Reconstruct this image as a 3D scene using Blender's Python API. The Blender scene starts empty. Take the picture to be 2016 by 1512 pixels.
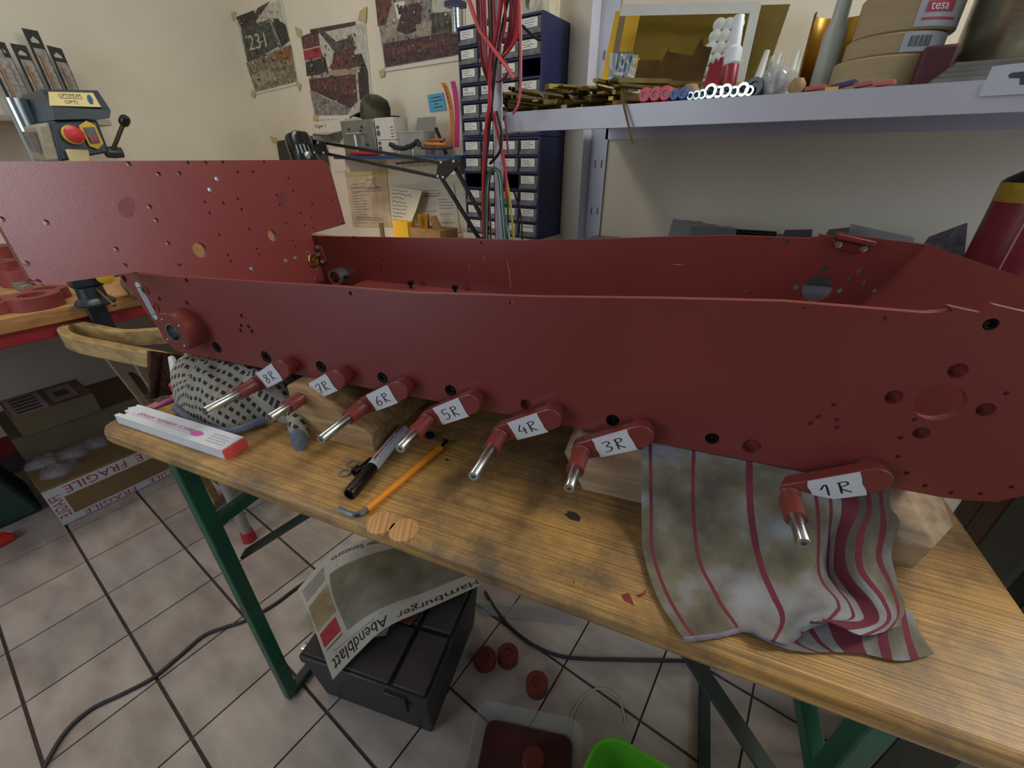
import bpy, bmesh, math, random
from mathutils import Vector, Matrix, noise as mnoise
V = Vector
random.seed(7)
SC = bpy.context.scene
COL = SC.collection

# ------------------------------------------------------------------ camera
FPX, PITCH, ROLL, YAW, CAMH = 821.6, .4969, -.0026, .5967, 1.12
CX, CY = 1008.0, 756.0
_f = V((0, math.cos(PITCH), -math.sin(PITCH))); _r = V((1, 0, 0)); _u = _r.cross(_f)
_rr = _r*math.cos(ROLL) + _u*math.sin(ROLL); _uu = -_r*math.sin(ROLL) + _u*math.cos(ROLL)
_M = Matrix.Rotation(YAW, 3, 'Z')
CR, CU, CF = _M @ _rr, _M @ _uu, _M @ _f
CAM = V((0, 0, CAMH))
cd = bpy.data.cameras.new('camera'); cam = bpy.data.objects.new('camera', cd); COL.objects.link(cam)
cd.sensor_width = 36; cd.sensor_fit = 'HORIZONTAL'; cd.lens = FPX/2016*36; cd.clip_start = .01
cam.matrix_world = Matrix(((CR.x, CU.x, -CF.x, 0), (CR.y, CU.y, -CF.y, 0), (CR.z, CU.z, -CF.z, CAMH), (0, 0, 0, 1)))
SC.camera = cam

# ------------------------------------------------------------------ light and exposure
SC.view_settings.view_transform = 'Standard'; SC.view_settings.look = 'None'
SC.view_settings.gamma = 1; SC.view_settings.exposure = 0.0
SC.view_settings.use_curve_mapping = False
w = bpy.data.worlds.new('sky'); SC.world = w; w.use_nodes = True
w.node_tree.nodes['Background'].inputs[0].default_value = (.62, .78, 1, 1)
w.node_tree.nodes['Background'].inputs[1].default_value = 1.0
def area(name, loc, aim, sx, sy, watt, col):
    l = bpy.data.lights.new(name, 'AREA'); l.shape = 'RECTANGLE'; l.size = sx; l.size_y = sy; l.energy = watt; l.color = col
    o = bpy.data.objects.new(name, l); COL.objects.link(o); o.location = loc
    o.rotation_euler = (V(aim)-V(loc)).to_track_quat('-Z', 'Y').to_euler()
    return o
area('overhead_light', (.95, .95, 2.40), (.1, .55, .6), .3, 1.0, 31, (1, .91, .76))
area('overhead_light', (-1.5, .2, 2.40), (-1.5, .2, 0), .3, 1.2, 10, (1, .91, .78))  # added lamp out of view, brightens the left floor and wall
area('window_daylight', (.92, 1.40, 1.52), (.1, -.3, 1.0), .6, 1.0, 27, (.80, .89, 1))
area('window_daylight', (1.97, -.25, 1.9), (-1, .3, 1.0), 1.3, .75, 5, (.72, .84, 1))
area('garden_door_daylight', (-1.3, -1.95, 1.5), (-1.0, 1.0, .7), 1.0, 1.2, 15, (.80, .9, 1))

# ------------------------------------------------------------------ geometry helpers
def ray(x, y): return CR*((x-CX)/FPX) - CU*((y-CY)/FPX) + CF
def ZP(x, y, z): d = ray(x, y); return CAM + d*((z-CAMH)/d.z)
def YP(x, y, Y): d = ray(x, y); return CAM + d*(Y/d.y)
def XP(x, y, X): d = ray(x, y); return CAM + d*(X/d.x)
def PL(x, y, p0, n): d = ray(x, y); return CAM + d*((p0-CAM).dot(n)/d.dot(n))
TZ = .755; BW = 1.42; LW = -2.6; SHZ = 1.205; SHY = .87
TA = .2058
TL = V((math.cos(TA), math.sin(TA), 0)); TS = V((-math.sin(TA), math.cos(TA), 0))
def tab(a, b, z): return TL*a + TS*b + V((0, 0, z))
HA = .2555
HL = V((math.cos(HA), math.sin(HA), 0)); HN = V((-math.sin(HA), math.cos(HA), 0)); HO = .41238
def hw(s, n, z): return HL*s + HN*(HO+n) + V((0, 0, z))
def HP(x, y, n=0): return PL(x, y, HN*(HO+n), HN)
def hsz(x, y, n=0): p = HP(x, y, n); return (p.dot(HL), p.z)
RK, RS0 = -.1, -.757
def rear(n, z, off=0): return hw(RS0+RK*(z-.97)+off, n, z)
def rnz(x, y):
    p = PL(x, y, hw(RS0, 0, .97), HL + V((0, 0, -RK))); return (p.dot(HN)-HO, p.z)

def lin(c):
    if isinstance(c, str): c = [int(c[i:i+2], 16)/255 for i in (0, 2, 4)]
    return tuple(x/12.92 if x <= .04045 else ((x+.055)/1.055)**2.4 for x in c)

# ------------------------------------------------------------------ materials
MATS = {}
def mat(name, c='808080', rough=.55, metal=0, var=.0, scale=40, bump=0, bscale=200, trans=0, spec=.5, c2=None, alpha=1, coat=0, emit=0, stretch=None, rotz=0, detail=4, ramp=(.35, .65)):
    """procedural principled material: base colour broken up by noise, optional fine relief"""
    if name in MATS: return MATS[name]
    m = bpy.data.materials.new(name); m.use_nodes = True; nt = m.node_tree; N = nt.nodes; L = nt.links
    b = N['Principled BSDF']; b.inputs['Roughness'].default_value = rough; b.inputs['Metallic'].default_value = metal
    b.inputs['Specular IOR Level'].default_value = spec
    if trans: b.inputs['Transmission Weight'].default_value = trans; b.inputs['IOR'].default_value = 1.2
    if alpha < 1: b.inputs['Alpha'].default_value = alpha
    if coat: b.inputs['Coat Weight'].default_value = coat
    col = lin(c)
    if emit:
        b.inputs['Emission Color'].default_value = (*col, 1); b.inputs['Emission Strength'].default_value = emit
    tc = N.new('ShaderNodeTexCoord'); mp = N.new('ShaderNodeMapping'); L.new(tc.outputs['Object'], mp.inputs[0])
    if stretch: mp.inputs['Scale'].default_value = stretch
    mp.inputs['Rotation'].default_value = (0, 0, rotz)
    nz = N.new('ShaderNodeTexNoise'); nz.inputs['Scale'].default_value = scale; nz.inputs['Detail'].default_value = detail
    L.new(mp.outputs[0], nz.inputs['Vector'])
    cr = N.new('ShaderNodeValToRGB'); L.new(nz.outputs[0], cr.inputs[0])
    if c2 is None:
        k = max(var, .03); a = tuple(x*(1-k) for x in col); d = tuple(min(1, x*(1+k)) for x in col)
    else: a, d = col, lin(c2)
    cr.color_ramp.elements[0].position, cr.color_ramp.elements[1].position = ramp
    cr.color_ramp.elements[0].color = (*a, 1); cr.color_ramp.elements[1].color = (*d, 1)
    L.new(cr.outputs[0], b.inputs['Base Color'])
    if bump:
        n2 = N.new('ShaderNodeTexNoise'); n2.inputs['Scale'].default_value = bscale; L.new(mp.outputs[0], n2.inputs['Vector'])
        bp = N.new('ShaderNodeBump'); bp.inputs['Strength'].default_value = bump; bp.inputs['Distance'].default_value = .002
        L.new(n2.outputs[0], bp.inputs['Height']); L.new(bp.outputs[0], b.inputs['Normal'])
    MATS[name] = m
    return m
def wood(name, c1, c2, rotz=0, scale=9, stretch=(1, 14, 14), rough=.5, dirt='4a3a2c', dirtamt=.35, rot=None, dr=(.5, .74)):
    """wood: stretched noise grain along local X, plus dark worn spots"""
    if name in MATS: return MATS[name]
    m = bpy.data.materials.new(name); m.use_nodes = True; nt = m.node_tree; N = nt.nodes; L = nt.links
    b = N['Principled BSDF']; b.inputs['Roughness'].default_value = rough
    tc = N.new('ShaderNodeTexCoord')
    ro = N.new('ShaderNodeMapping'); ro.inputs['Rotation'].default_value = rot or (0, 0, rotz); L.new(tc.outputs['Object'], ro.inputs[0])
    mp = N.new('ShaderNodeMapping'); mp.inputs['Scale'].default_value = stretch; L.new(ro.outputs[0], mp.inputs[0])
    nz = N.new('ShaderNodeTexNoise'); nz.inputs['Scale'].default_value = scale; nz.inputs['Detail'].default_value = 6; nz.inputs['Distortion'].default_value = .35
    L.new(mp.outputs[0], nz.inputs['Vector'])
    cr = N.new('ShaderNodeValToRGB'); cr.color_ramp.elements[0].position = .36; cr.color_ramp.elements[1].position = .62
    cr.color_ramp.elements[0].color = (*lin(c1), 1); cr.color_ramp.elements[1].color = (*lin(c2), 1); L.new(nz.outputs[0], cr.inputs[0])
    n2 = N.new('ShaderNodeTexNoise'); n2.inputs['Scale'].default_value = 11; n2.inputs['Detail'].default_value = 8; n2.inputs['Roughness'].default_value = .7
    L.new(ro.outputs[0], n2.inputs['Vector'])
    r2 = N.new('ShaderNodeValToRGB'); r2.color_ramp.elements[0].position, r2.color_ramp.elements[1].position = dr
    r2.color_ramp.elements[0].color = (0, 0, 0, 1); r2.color_ramp.elements[1].color = (dirtamt,)*3+(1,); L.new(n2.outputs[0], r2.inputs[0])
    mx = N.new('ShaderNodeMix'); mx.data_type = 'RGBA'; L.new(r2.outputs[0], mx.inputs[0]); L.new(cr.outputs[0], mx.inputs[6]); mx.inputs[7].default_value = (*lin(dirt), 1)
    L.new(mx.outputs[2], b.inputs['Base Color'])
    bp = N.new('ShaderNodeBump'); bp.inputs['Strength'].default_value = .25; bp.inputs['Distance'].default_value = .002
    L.new(nz.outputs[0], bp.inputs['Height']); L.new(bp.outputs[0], b.inputs['Normal'])
    MATS[name] = m
    return m

# ------------------------------------------------------------------ mesh builder
def frame(axis):
    a = V(axis).normalized(); t = V((0, 0, 1)) if abs(a.z) < .9 else V((1, 0, 0))
    u = a.cross(t).normalized(); return u, a.cross(u).normalized(), a
class MB:
    def __init__(s): s.v = []; s.f = []; s.mi = []; s.uv = {}
    def add(s, vs, fs, mi=0):
        o = len(s.v); s.v += [V(p) for p in vs]; s.f += [tuple(i+o for i in f) for f in fs]; s.mi += [mi]*len(fs); return s
    def obox(s, o, a, b, c, mi=0):
        o, a, b, c = V(o), V(a), V(b), V(c)
        if a.cross(b).dot(c) < 0: a, b = b, a
        p = [o, o+a, o+a+b, o+b, o+c, o+a+c, o+a+b+c, o+b+c]
        return s.add(p, [(0, 3, 2, 1), (4, 5, 6, 7), (0, 1, 5, 4), (1, 2, 6, 5), (2, 3, 7, 6), (3, 0, 4, 7)], mi)
    def box(s, x0, y0, z0, x1, y1, z1, mi=0): return s.obox((x0, y0, z0), (x1-x0, 0, 0), (0, y1-y0, 0), (0, 0, z1-z0), mi)
    def cbox(s, c, a, b, cc, mi=0):
        a, b, cc = V(a), V(b), V(cc); return s.obox(V(c)-a/2-b/2, a, b, cc, mi)
    def prism(s, pts, off, mi=0):
        pts = [V(p) for p in pts]; off = V(off); n = len(pts)
        nr = V((0, 0, 0))
        for i in range(n): nr += pts[i].cross(pts[(i+1) % n])
        if nr.dot(off) < 0: pts.reverse()
        vs = pts+[p+off for p in pts]
        fs = [tuple(reversed(range(n))), tuple(range(n, 2*n))]+[(i, (i+1) % n, n+(i+1) % n, n+i) for i in range(n)]
        return s.add(vs, fs, mi)
    def poly(s, pts, mi=0): return s.add(pts, [tuple(range(len(pts)))], mi)
    def tube(s, pts, r, seg=8, mi=0, cap=True):
        pts = [V(p) for p in pts]; n = len(pts); rs = r if isinstance(r, (list, tuple)) else [r]*n
        u = None; vs = []
        for i, p in enumerate(pts):
            t = (pts[min(i+1, n-1)]-pts[max(i-1, 0)])
            t = t.normalized() if t.length > 1e-9 else V((0, 0, 1))
            if u is None: u = frame(t)[0]
            u = (u-t*u.dot(t)); u = u.normalized() if u.length > 1e-6 else frame(t)[0]
            w_ = t.cross(u)
            vs += [p+(u*math.cos(2*math.pi*k/seg)+w_*math.sin(2*math.pi*k/seg))*rs[i] for k in range(seg)]
        fs = [(i*seg+k, i*seg+(k+1) % seg, (i+1)*seg+(k+1) % seg, (i+1)*seg+k) for i in range(n-1) for k in range(seg)]
        if cap: fs += [tuple(reversed(range(seg))), tuple(range((n-1)*seg, n*seg))]
        return s.add(vs, fs, mi)
    def cyl(s, a, b, r, r2=None, seg=16, mi=0): return s.tube([a, b], [r, r if r2 is None else r2], seg, mi)
    def lathe(s, o, axis, prof, seg=20, mi=0, closed=False):
        u, w_, a = frame(axis); o = V(o); vs = []
        for r, h in prof: vs += [o+a*h+(u*math.cos(2*math.pi*k/seg)+w_*math.sin(2*math.pi*k/seg))*max(r, 1e-5) for k in range(seg)]
        n = len(prof)
        fs = [(i*seg+k, i*seg+(k+1) % seg, (i+1)*seg+(k+1) % seg, (i+1)*seg+k) for i in range(n-1) for k in range(seg)]
        if closed: fs += [((n-1)*seg+k, (n-1)*seg+(k+1) % seg, (k+1) % seg, k) for k in range(seg)]
        return s.add(vs, fs, mi)
    def ring(s, o, axis, ri, ro, h, seg=24, mi=0): return s.lathe(o, axis, [(ri, 0), (ro, 0), (ro, h), (ri, h)], seg, mi, True)
    def ball(s, c, r, seg=12, mi=0, sz=1):
        return s.lathe(V(c), (0, 0, 1), [(r*math.sin(math.pi*i/8), -r*sz*math.cos(math.pi*i/8)) for i in range(9)], seg, mi)
    def grid(s, fn, nu, nv, thick=0, mi=0):
        o = len(s.v); P = [[V(fn(i/nu, j/nv)) for j in range(nv+1)] for i in range(nu+1)]
        def nrm(i, j):
            a = P[min(i+1, nu)][j]-P[max(i-1, 0)][j]; b = P[i][min(j+1, nv)]-P[i][max(j-1, 0)]; c = a.cross(b)
            return c.normalized() if c.length > 1e-12 else V((0, 0, 1))
        vs = [P[i][j] for i in range(nu+1) for j in range(nv+1)]; K = len(vs)
        for i in range(nu+1):
            for j in range(nv+1): s.uv[o+i*(nv+1)+j] = (i/nu, j/nv)
        fs = [(i*(nv+1)+j, (i+1)*(nv+1)+j, (i+1)*(nv+1)+j+1, i*(nv+1)+j+1) for i in range(nu) for j in range(nv)]
        if thick:
            for i in range(nu+1):
                for j in range(nv+1): vs.append(P[i][j]-nrm(i, j)*thick); s.uv[o+K+i*(nv+1)+j] = (i/nu, j/nv)
            fs += [tuple(K+q for q in reversed(f)) for f in list(fs)]
            for i in range(nu):
                a, b = i*(nv+1), (i+1)*(nv+1); fs.append((a, K+a, K+b, b)); a += nv; b += nv; fs.append((a, b, K+b, K+a))
            for j in range(nv):
                a, b = j, j+1; fs.append((a, b, K+b, K+a)); a += nu*(nv+1); b += nu*(nv+1); fs.append((a, K+a, K+b, b))
        return s.add(vs, fs, mi)
    def mesh(s, name, mats, smooth=True, org=V((0, 0, 0)), angle=35):
        me = bpy.data.meshes.new(name); me.from_pydata([p-org for p in s.v], [], s.f)
        for m in mats: me.materials.append(m)
        me.polygons.foreach_set('material_index', s.mi)
        if s.uv:
            ul = me.uv_layers.new(name='map')
            for l in me.loops: ul.data[l.index].uv = s.uv.get(l.vertex_index, (0, 0))
        if smooth:
            me.polygons.foreach_set('use_smooth', [True]*len(me.polygons)); me.set_sharp_from_angle(angle=math.radians(angle))
        me.update(); return me
    def build(s, name, mats, parent=None, label=None, cat=None, group=None, kind=None, bev=0, smooth=True, subs=0, angle=35):
        if not isinstance(mats, (list, tuple)): mats = [mats]
        xs = [p.x for p in s.v]; ys = [p.y for p in s.v]; zs = [p.z for p in s.v]
        org = V(((min(xs)+max(xs))/2, (min(ys)+max(ys))/2, min(zs)))
        o = bpy.data.objects.new(name, s.mesh(name, mats, smooth, org, angle)); COL.objects.link(o)
        o['_w'] = 0; W[o.name] = org
        o.location = org - (W[parent.name] if parent else V((0, 0, 0)))
        if parent: o.parent = parent
        del o['_w']
        if bev:
            md = o.modifiers.new('edge', 'BEVEL'); md.width = bev; md.segments = 2; md.limit_method = 'ANGLE'; md.angle_limit = math.radians(40)
        if subs: md = o.modifiers.new('sub', 'SUBSURF'); md.levels = md.render_levels = subs
        tag(o, label, cat, group, kind); return o
W = {}
def tag(o, label=None, cat=None, group=None, kind=None):
    for k, v in (('label', label), ('category', cat), ('group', group), ('kind', kind)):
        if v: o[k] = v
    return o
def thing(name, loc, label, cat, group=None):
    o = bpy.data.objects.new(name, None); COL.objects.link(o); o.location = loc; o.empty_display_size = .05; W[o.name] = V(loc)
    return tag(o, label, cat, group)
def struct(b, name, m, **k): return b.build(name, m, kind='structure', **k)
def plate(name, outline, holes, to3d, nrm, thick, m, parent, bev=.0008, seg=18, **k):
    """flat plate cut from an outline with real round holes; outline and holes in plate coordinates"""
    cu = bpy.data.curves.new('t', 'CURVE'); cu.dimensions = '2D'; cu.fill_mode = 'BOTH'; cu.extrude = thick/2
    def spl(pts):
        sp = cu.splines.new('POLY'); sp.points.add(len(pts)-1)
        for q, (a, b) in zip(sp.points, pts): q.co = (a, b, 0, 1)
        sp.use_cyclic_u = True
    spl(outline)
    for a, b, r in holes: spl([(a+r*math.cos(2*math.pi*i/seg), b+r*math.sin(2*math.pi*i/seg)) for i in range(seg)])
    ob = bpy.data.objects.new('t', cu); COL.objects.link(ob)
    me = bpy.data.meshes.new_from_object(ob.evaluated_get(bpy.context.evaluated_depsgraph_get()))
    mb = MB(); nrm = V(nrm)
    flip = (to3d(1, 0)-to3d(0, 0)).cross(to3d(0, 1)-to3d(0, 0)).dot(nrm) < 0
    mb.add([to3d(v.co.x, v.co.y)+nrm*(v.co.z-thick/2) for v in me.vertices], [tuple(reversed(p.vertices)) if flip else tuple(p.vertices) for p in me.polygons])
    bpy.data.objects.remove(ob); bpy.data.curves.remove(cu); bpy.data.meshes.remove(me)
    return mb.build(name, m, parent, smooth=True, angle=30, **k)
_tx = {}
def text2d(s, shear=0, res=2):
    key = (s, shear)
    if key not in _tx:
        cu = bpy.data.curves.new('t', 'FONT'); cu.body = s; cu.size = 1; cu.resolution_u = res; cu.shear = shear; cu.align_x = 'LEFT'
        ob = bpy.data.objects.new('t', cu); COL.objects.link(ob); bpy.context.view_layer.update()
        me = bpy.data.meshes.new_from_object(ob.evaluated_get(bpy.context.evaluated_depsgraph_get()))
        vs = [(v.co.x, v.co.y) for v in me.vertices]; fs = [tuple(p.vertices) for p in me.polygons]
        bpy.data.objects.remove(ob); bpy.data.curves.remove(cu); bpy.data.meshes.remove(me)
        x0 = min(v[0] for v in vs); x1 = max(v[0] for v in vs); y0 = min(v[1] for v in vs); y1 = max(v[1] for v in vs)
        _tx[key] = ([((a-x0)/(x1-x0), (b-y0)/(y1-y0)) for a, b in vs], fs)
    return _tx[key]
def put_text(mb, s, fn, u0, v0, u1, v1, mi=0, shear=0):
    """letters filling the box u0..u1, v0..v1 of a surface fn(u, v)"""
    vs, fs = text2d(s, shear)
    return mb.add([fn(u0+(u1-u0)*a, v0+(v1-v0)*b) for a, b in vs], fs, mi)
def stroke(mb, pts, fn, w_, mi=0):
    """a pen line of width w_ along 2D points on the surface fn"""
    L_ = []; R_ = []
    for i, (x, y) in enumerate(pts):
        a = pts[max(i-1, 0)]; b = pts[min(i+1, len(pts)-1)]; dx, dy = b[0]-a[0], b[1]-a[1]; d = math.hypot(dx, dy) or 1
        L_.append(fn(x-dy/d*w_/2, y+dx/d*w_/2)); R_.append(fn(x+dy/d*w_/2, y-dx/d*w_/2))
    n = len(pts); mb.add(L_+R_, [(i, n+i, n+i+1, i+1) for i in range(n-1)], mi)
def quadfn(p00, p10, p11, p01, off=V((0, 0, 0))):
    a, b, c, d = (V(p) for p in (p00, p10, p11, p01))
    return lambda u, v: a*(1-u)*(1-v)+b*u*(1-v)+c*u*v+d*(1-u)*v+off
def smooth_path(pts, n=6):
    pts = [V(p) for p in pts]; out = []
    for i in range(len(pts)-1):
        p0, p1, p2, p3 = pts[max(i-1, 0)], pts[i], pts[i+1], pts[min(i+2, len(pts)-1)]
        for k in range(n):
            t = k/n; out.append(.5*((2*p1)+(p2-p0)*t+(2*p0-5*p1+4*p2-p3)*t*t+(3*p1-p0-3*p2+p3)*t**3))
    return out+[pts[-1]]
GLY = {'1': [[(0, .6), (.3, 1), (.3, 0)]], '3': [[(0, .9), (.3, 1), (.5, .8), (.2, .55), (.5, .35), (.35, .05), (0, .05)]],
       '4': [[(.3, 1), (0, .4), (.6, .4)], [(.45, .7), (.45, 0)]], '5': [[(.55, 1), (.1, 1), (.1, .55), (.4, .6), (.5, .3), (.3, 0), (0, .08)]],
       '6': [[(.45, 1), (.12, .6), (0, .25), (.2, 0), (.48, .2), (.35, .5), (.05, .35)]], '7': [[(0, .9), (.2, 1), (.55, 1), (.2, 0)], [(.1, .5), (.5, .55)]],
       '8': [[(.5, .85), (.25, 1), (.08, .78), (.45, .35), (.25, 0), (0, .2), (.3, .55), (.5, .85)]],
       'R': [[(.1, 0), (.12, 1)], [(0, .95), (.4, 1), (.5, .75), (.1, .5), (.55, 0)]]}
# ------------------------------------------------------------------ room shell
m_wall = mat('wall_plaster', 'd2cdbc', .85, var=.03, scale=6, bump=.12, bscale=160)
m_wall_b = mat('wall_plaster_back', 'dcd4c0', .85, var=.03, scale=6, bump=.12, bscale=160)
m_ceil = mat('ceiling_white', 'b8b4a8', .9)
m_grout = mat('grout', '4d4140', .9, var=.15, scale=60)
X0, X1, Y0, Y1, ZC = LW, 2.0, -2.0, BW, 2.45
floor = struct(MB().box(X0-.1, Y0-.1, -.06, X1+.1, Y1+.1, -.004), 'floor', m_grout)
struct(MB().box(X0-.1, Y0-.1, ZC, X1+.1, Y1+.1, ZC+.1), 'ceiling', m_ceil)
wb = MB(); wb.box(X0-.1, Y1, -.01, .62, Y1+.1, ZC); wb.box(1.24, Y1, -.01, X1+.1, Y1+.1, ZC); wb.box(.62, Y1, -.01, 1.24, Y1+.1, 1.0); wb.box(.62, Y1, 2.05, 1.24, Y1+.1, ZC)
struct(wb, 'wall_back', m_wall_b)
wl = struct(MB().box(X0-.1, Y0, -.01, X0, Y1, ZC), 'wall_left', m_wall)
wf = MB(); wf.box(X0, Y0-.1, -.01, -1.85, Y0, ZC); wf.box(-.75, Y0-.1, -.01, X1, Y0, ZC); wf.box(-1.85, Y0-.1, 2.15, -.75, Y0, ZC)
struct(wf, 'wall_front', mat('dark_unseen_wall', '6b5a48', .6, var=.1, scale=8))  # unseen wall, coloured dark to cut fill light under the table
wr = MB(); wr.box(X1, Y0, -.01, X1+.1, Y1, 1.5); wr.box(X1, Y0, 2.3, X1+.1, Y1, ZC); wr.box(X1, Y0, 1.5, X1+.1, -.95, 2.3); wr.box(X1, .45, 1.5, X1+.1, Y1, 2.3)
struct(wr, 'wall_right', m_wall)
m_whitepaint = mat('white_frame_paint', 'e8e8e4', .4)
wn = MB()
for y in (-.95, .41): wn.box(X1+.03, y, 1.5, X1+.08, y+.04, 2.3)
for z in (1.5, 2.26): wn.box(X1+.03, -.95, z, X1+.08, .45, z+.04)
struct(wn, 'window_1', m_whitepaint)
wn = MB()
for x in (.62, 1.2): wn.box(x, Y1+.03, 1.0, x+.04, Y1+.08, 2.05)
for z in (1.0, 2.01): wn.box(.62, Y1+.03, z, 1.24, Y1+.08, z+.04)
struct(wn, 'window_2', m_whitepaint)
dn = MB()
for x in (-1.85, -1.33, -.8): dn.box(x, Y0-.08, 0, x+.05, Y0-.03, 2.15)
for z in (0, 2.09): dn.box(-1.85, Y0-.08, z, -.75, Y0-.03, z+.06)
struct(dn, 'door_1', m_whitepaint)
struct(MB().box(X0, -1.95, 0, X0+.014, Y1, .085), 'baseboard_left', mat('red_skirting', '8a2a30', .5, var=.08))

# floor tiles: square stoneware laid with dark joints, each its own piece
def tile_mat():
    m = mat('stoneware_tile', '9a8e86', .42, c2='b6aaa1', scale=7, bump=.15, bscale=60, stretch=(1, 2.2, 1), rotz=1.545)
    nt = m.node_tree; N = nt.nodes; L = nt.links; b = N['Principled BSDF']
    oi = N.new('ShaderNodeObjectInfo'); tc = [n for n in N if n.type == 'TEX_COORD'][0]; mp = [n for n in N if n.type == 'MAPPING'][0]
    ad = N.new('ShaderNodeVectorMath'); ad.operation = 'ADD'; L.new(tc.outputs['Object'], ad.inputs[0]); L.new(oi.outputs['Location'], ad.inputs[1]); L.new(ad.outputs[0], mp.inputs[0])
    cr = [n for n in N if n.type == 'VALTORGB'][0]
    hs = N.new('ShaderNodeHueSaturation'); mr = N.new('ShaderNodeMapRange'); L.new(oi.outputs['Random'], mr.inputs[0]); mr.inputs[3].default_value = .9; mr.inputs[4].default_value = 1.1
    L.new(mr.outputs[0], hs.inputs['Value']); L.new(cr.outputs[0], hs.inputs['Color']); L.new(hs.outputs[0], b.inputs['Base Color'])
    return m
m_tile = tile_mat()
EA = V((math.cos(1.5454), math.sin(1.5454), 0)); EB = V((math.sin(1.5454), -math.cos(1.5454), 0))
TP, TQ, TO, TQO = .2013, .1975, -.2582, -1.8153
tme = MB().prism([EA*a+EB*b+V((0, 0, -.012)) for a, b in ((.0035, .0022), (TP-.0035, .0022), (TP-.0035, TQ-.0022), (.0035, TQ-.0022))], (0, 0, .012)).mesh('tile', [m_tile], False)
for i in range(-4, 8):
    for j in range(-4, 15):
        o = EA*(TO+TP*i)+EB*(TQO+TQ*j); c = o+EA*.1+EB*.1
        if X0+.12 < c.x < .95 and -.75 < c.y < Y1-.12:
            t = bpy.data.objects.new('tile', tme); COL.objects.link(t); t.parent = floor
            t.location = o - W['floor']

# ------------------------------------------------------------------ beer table
m_wood = wood('table_pine', '8f6a36', 'c69c5a', -TA, 10, (.7, 60, 10), .52, '54483e', .9, dr=(.42, .68))
m_woodend = wood('end_grain_plug', '9c6a3c', 'd0a26a', .9, 9, (.6, 30, 4), .55, '5a4632', .2)
m_green = mat('green_enamel', '10583f', .4, var=.15, scale=25, c2='0c4a38')
m_dgreen = mat('worn_green_steel', '23302b', .5, var=.2, scale=30)
A0, A1, B0, B1, TT = -.8047, .345, .2496, .752, .028
table = thing('beer_table', tab(-.23, .5, 0), 'pine beer table with green folding legs carrying the red hull', 'table')
def rrect(a0, a1, b0, b1, r, n=6):
    out = []
    for cx_, cy_, st in ((a1-r, b1-r, 0), (a0+r, b1-r, 90), (a0+r, b0+r, 180), (a1-r, b0+r, 270)):
        out += [(cx_+r*math.cos(math.radians(st+90*k/n)), cy_+r*math.sin(math.radians(st+90*k/n))) for k in range(n+1)]
    return out
mb = MB(); mb.prism([tab(a, b, TZ-TT) for a, b in rrect(A0, A1, B0, B1, .028)], (0, 0, TT))
mb.build('tabletop', m_wood, table, bev=.009)
for x, y, r in ((750, 1029, .0165), (795, 1043, .0165)):
    p = ZP(x, y, TZ); MB().cyl(p-V((0, 0, .004)), p+V((0, 0, .0004)), r, seg=28).build('wood_plug', m_woodend, table, label='round end-grain wood plug let into the edge')
m_paintmark = mat('red_paint_mark', '7a2a2e', .5)
for q in ([(1222, 1172), (1238, 1168), (1243, 1178), (1249, 1194), (1240, 1188), (1230, 1184)], [(1252, 1172), (1266, 1168), (1273, 1158), (1270, 1170), (1258, 1178)], [(1127, 1148), (1131, 1143), (1131, 1150)], [(1113, 1143), (1116, 1143), (1115, 1146)], [(1148, 1152), (1150, 1149), (1151, 1154)]):
    MB().prism([ZP(x, y, TZ-.0003) for x, y in q], (0, 0, .0006)).build('paint_mark', m_paintmark, table, smooth=False)
m_knot = mat('burnt_knot', '2c2018', .7, var=.3, scale=300)
for (x, y, r) in ((1128, 1016, .009), (668, 866, .004), (880, 905, .0025)):
    p = ZP(x, y, TZ); MB().prism([p+V((r*(1+.3*math.sin(3*k))*math.cos(k*.52), r*.7*math.sin(k*.52), -.0003)) for k in range(12)], (0, 0, .00055)).build('knot', m_knot, table, smooth=False)
def bar(p, q, w_, h, up=V((0, 0, 1))):
    p, q = V(p), V(q); t = (q-p).normalized(); s_ = t.cross(up).normalized(); n_ = s_.cross(t)
    return MB().obox(p-s_*w_/2-n_*h/2, q-p, s_*w_, n_*h)
for a, d in ((-.683, 1), (.22, -1)):
    for b in (.282, .715):
        bar(tab(a, b, .005), tab(a, b, TZ-TT-.0), .026, .02, TL).build('leg', m_green, table, bev=.002)
    bar(tab(a, .282, .012), tab(a, .715, .012), .022, .022).build('foot_bar', m_dgreen, table, bev=.002)
    bar(tab(a, .282, .56), tab(a, .715, .56), .018, .022).build('crossbar', m_green, table, bev=.002)
    for b in (.31,):
        bar(tab(a, .31, .455), tab(a+d*.36, .5, TZ-TT-.004), .022, .006, V((0, 0, 1))).build('folding_brace', m_dgreen, table)
    MB().obox(tab(a-.03, .29, TZ-TT-.018), TL*.06, TS*.42, V((0, 0, .018))).build('mounting_batten', mat('raw_batten', 'b39a72', .7, var=.15), table)

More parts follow.
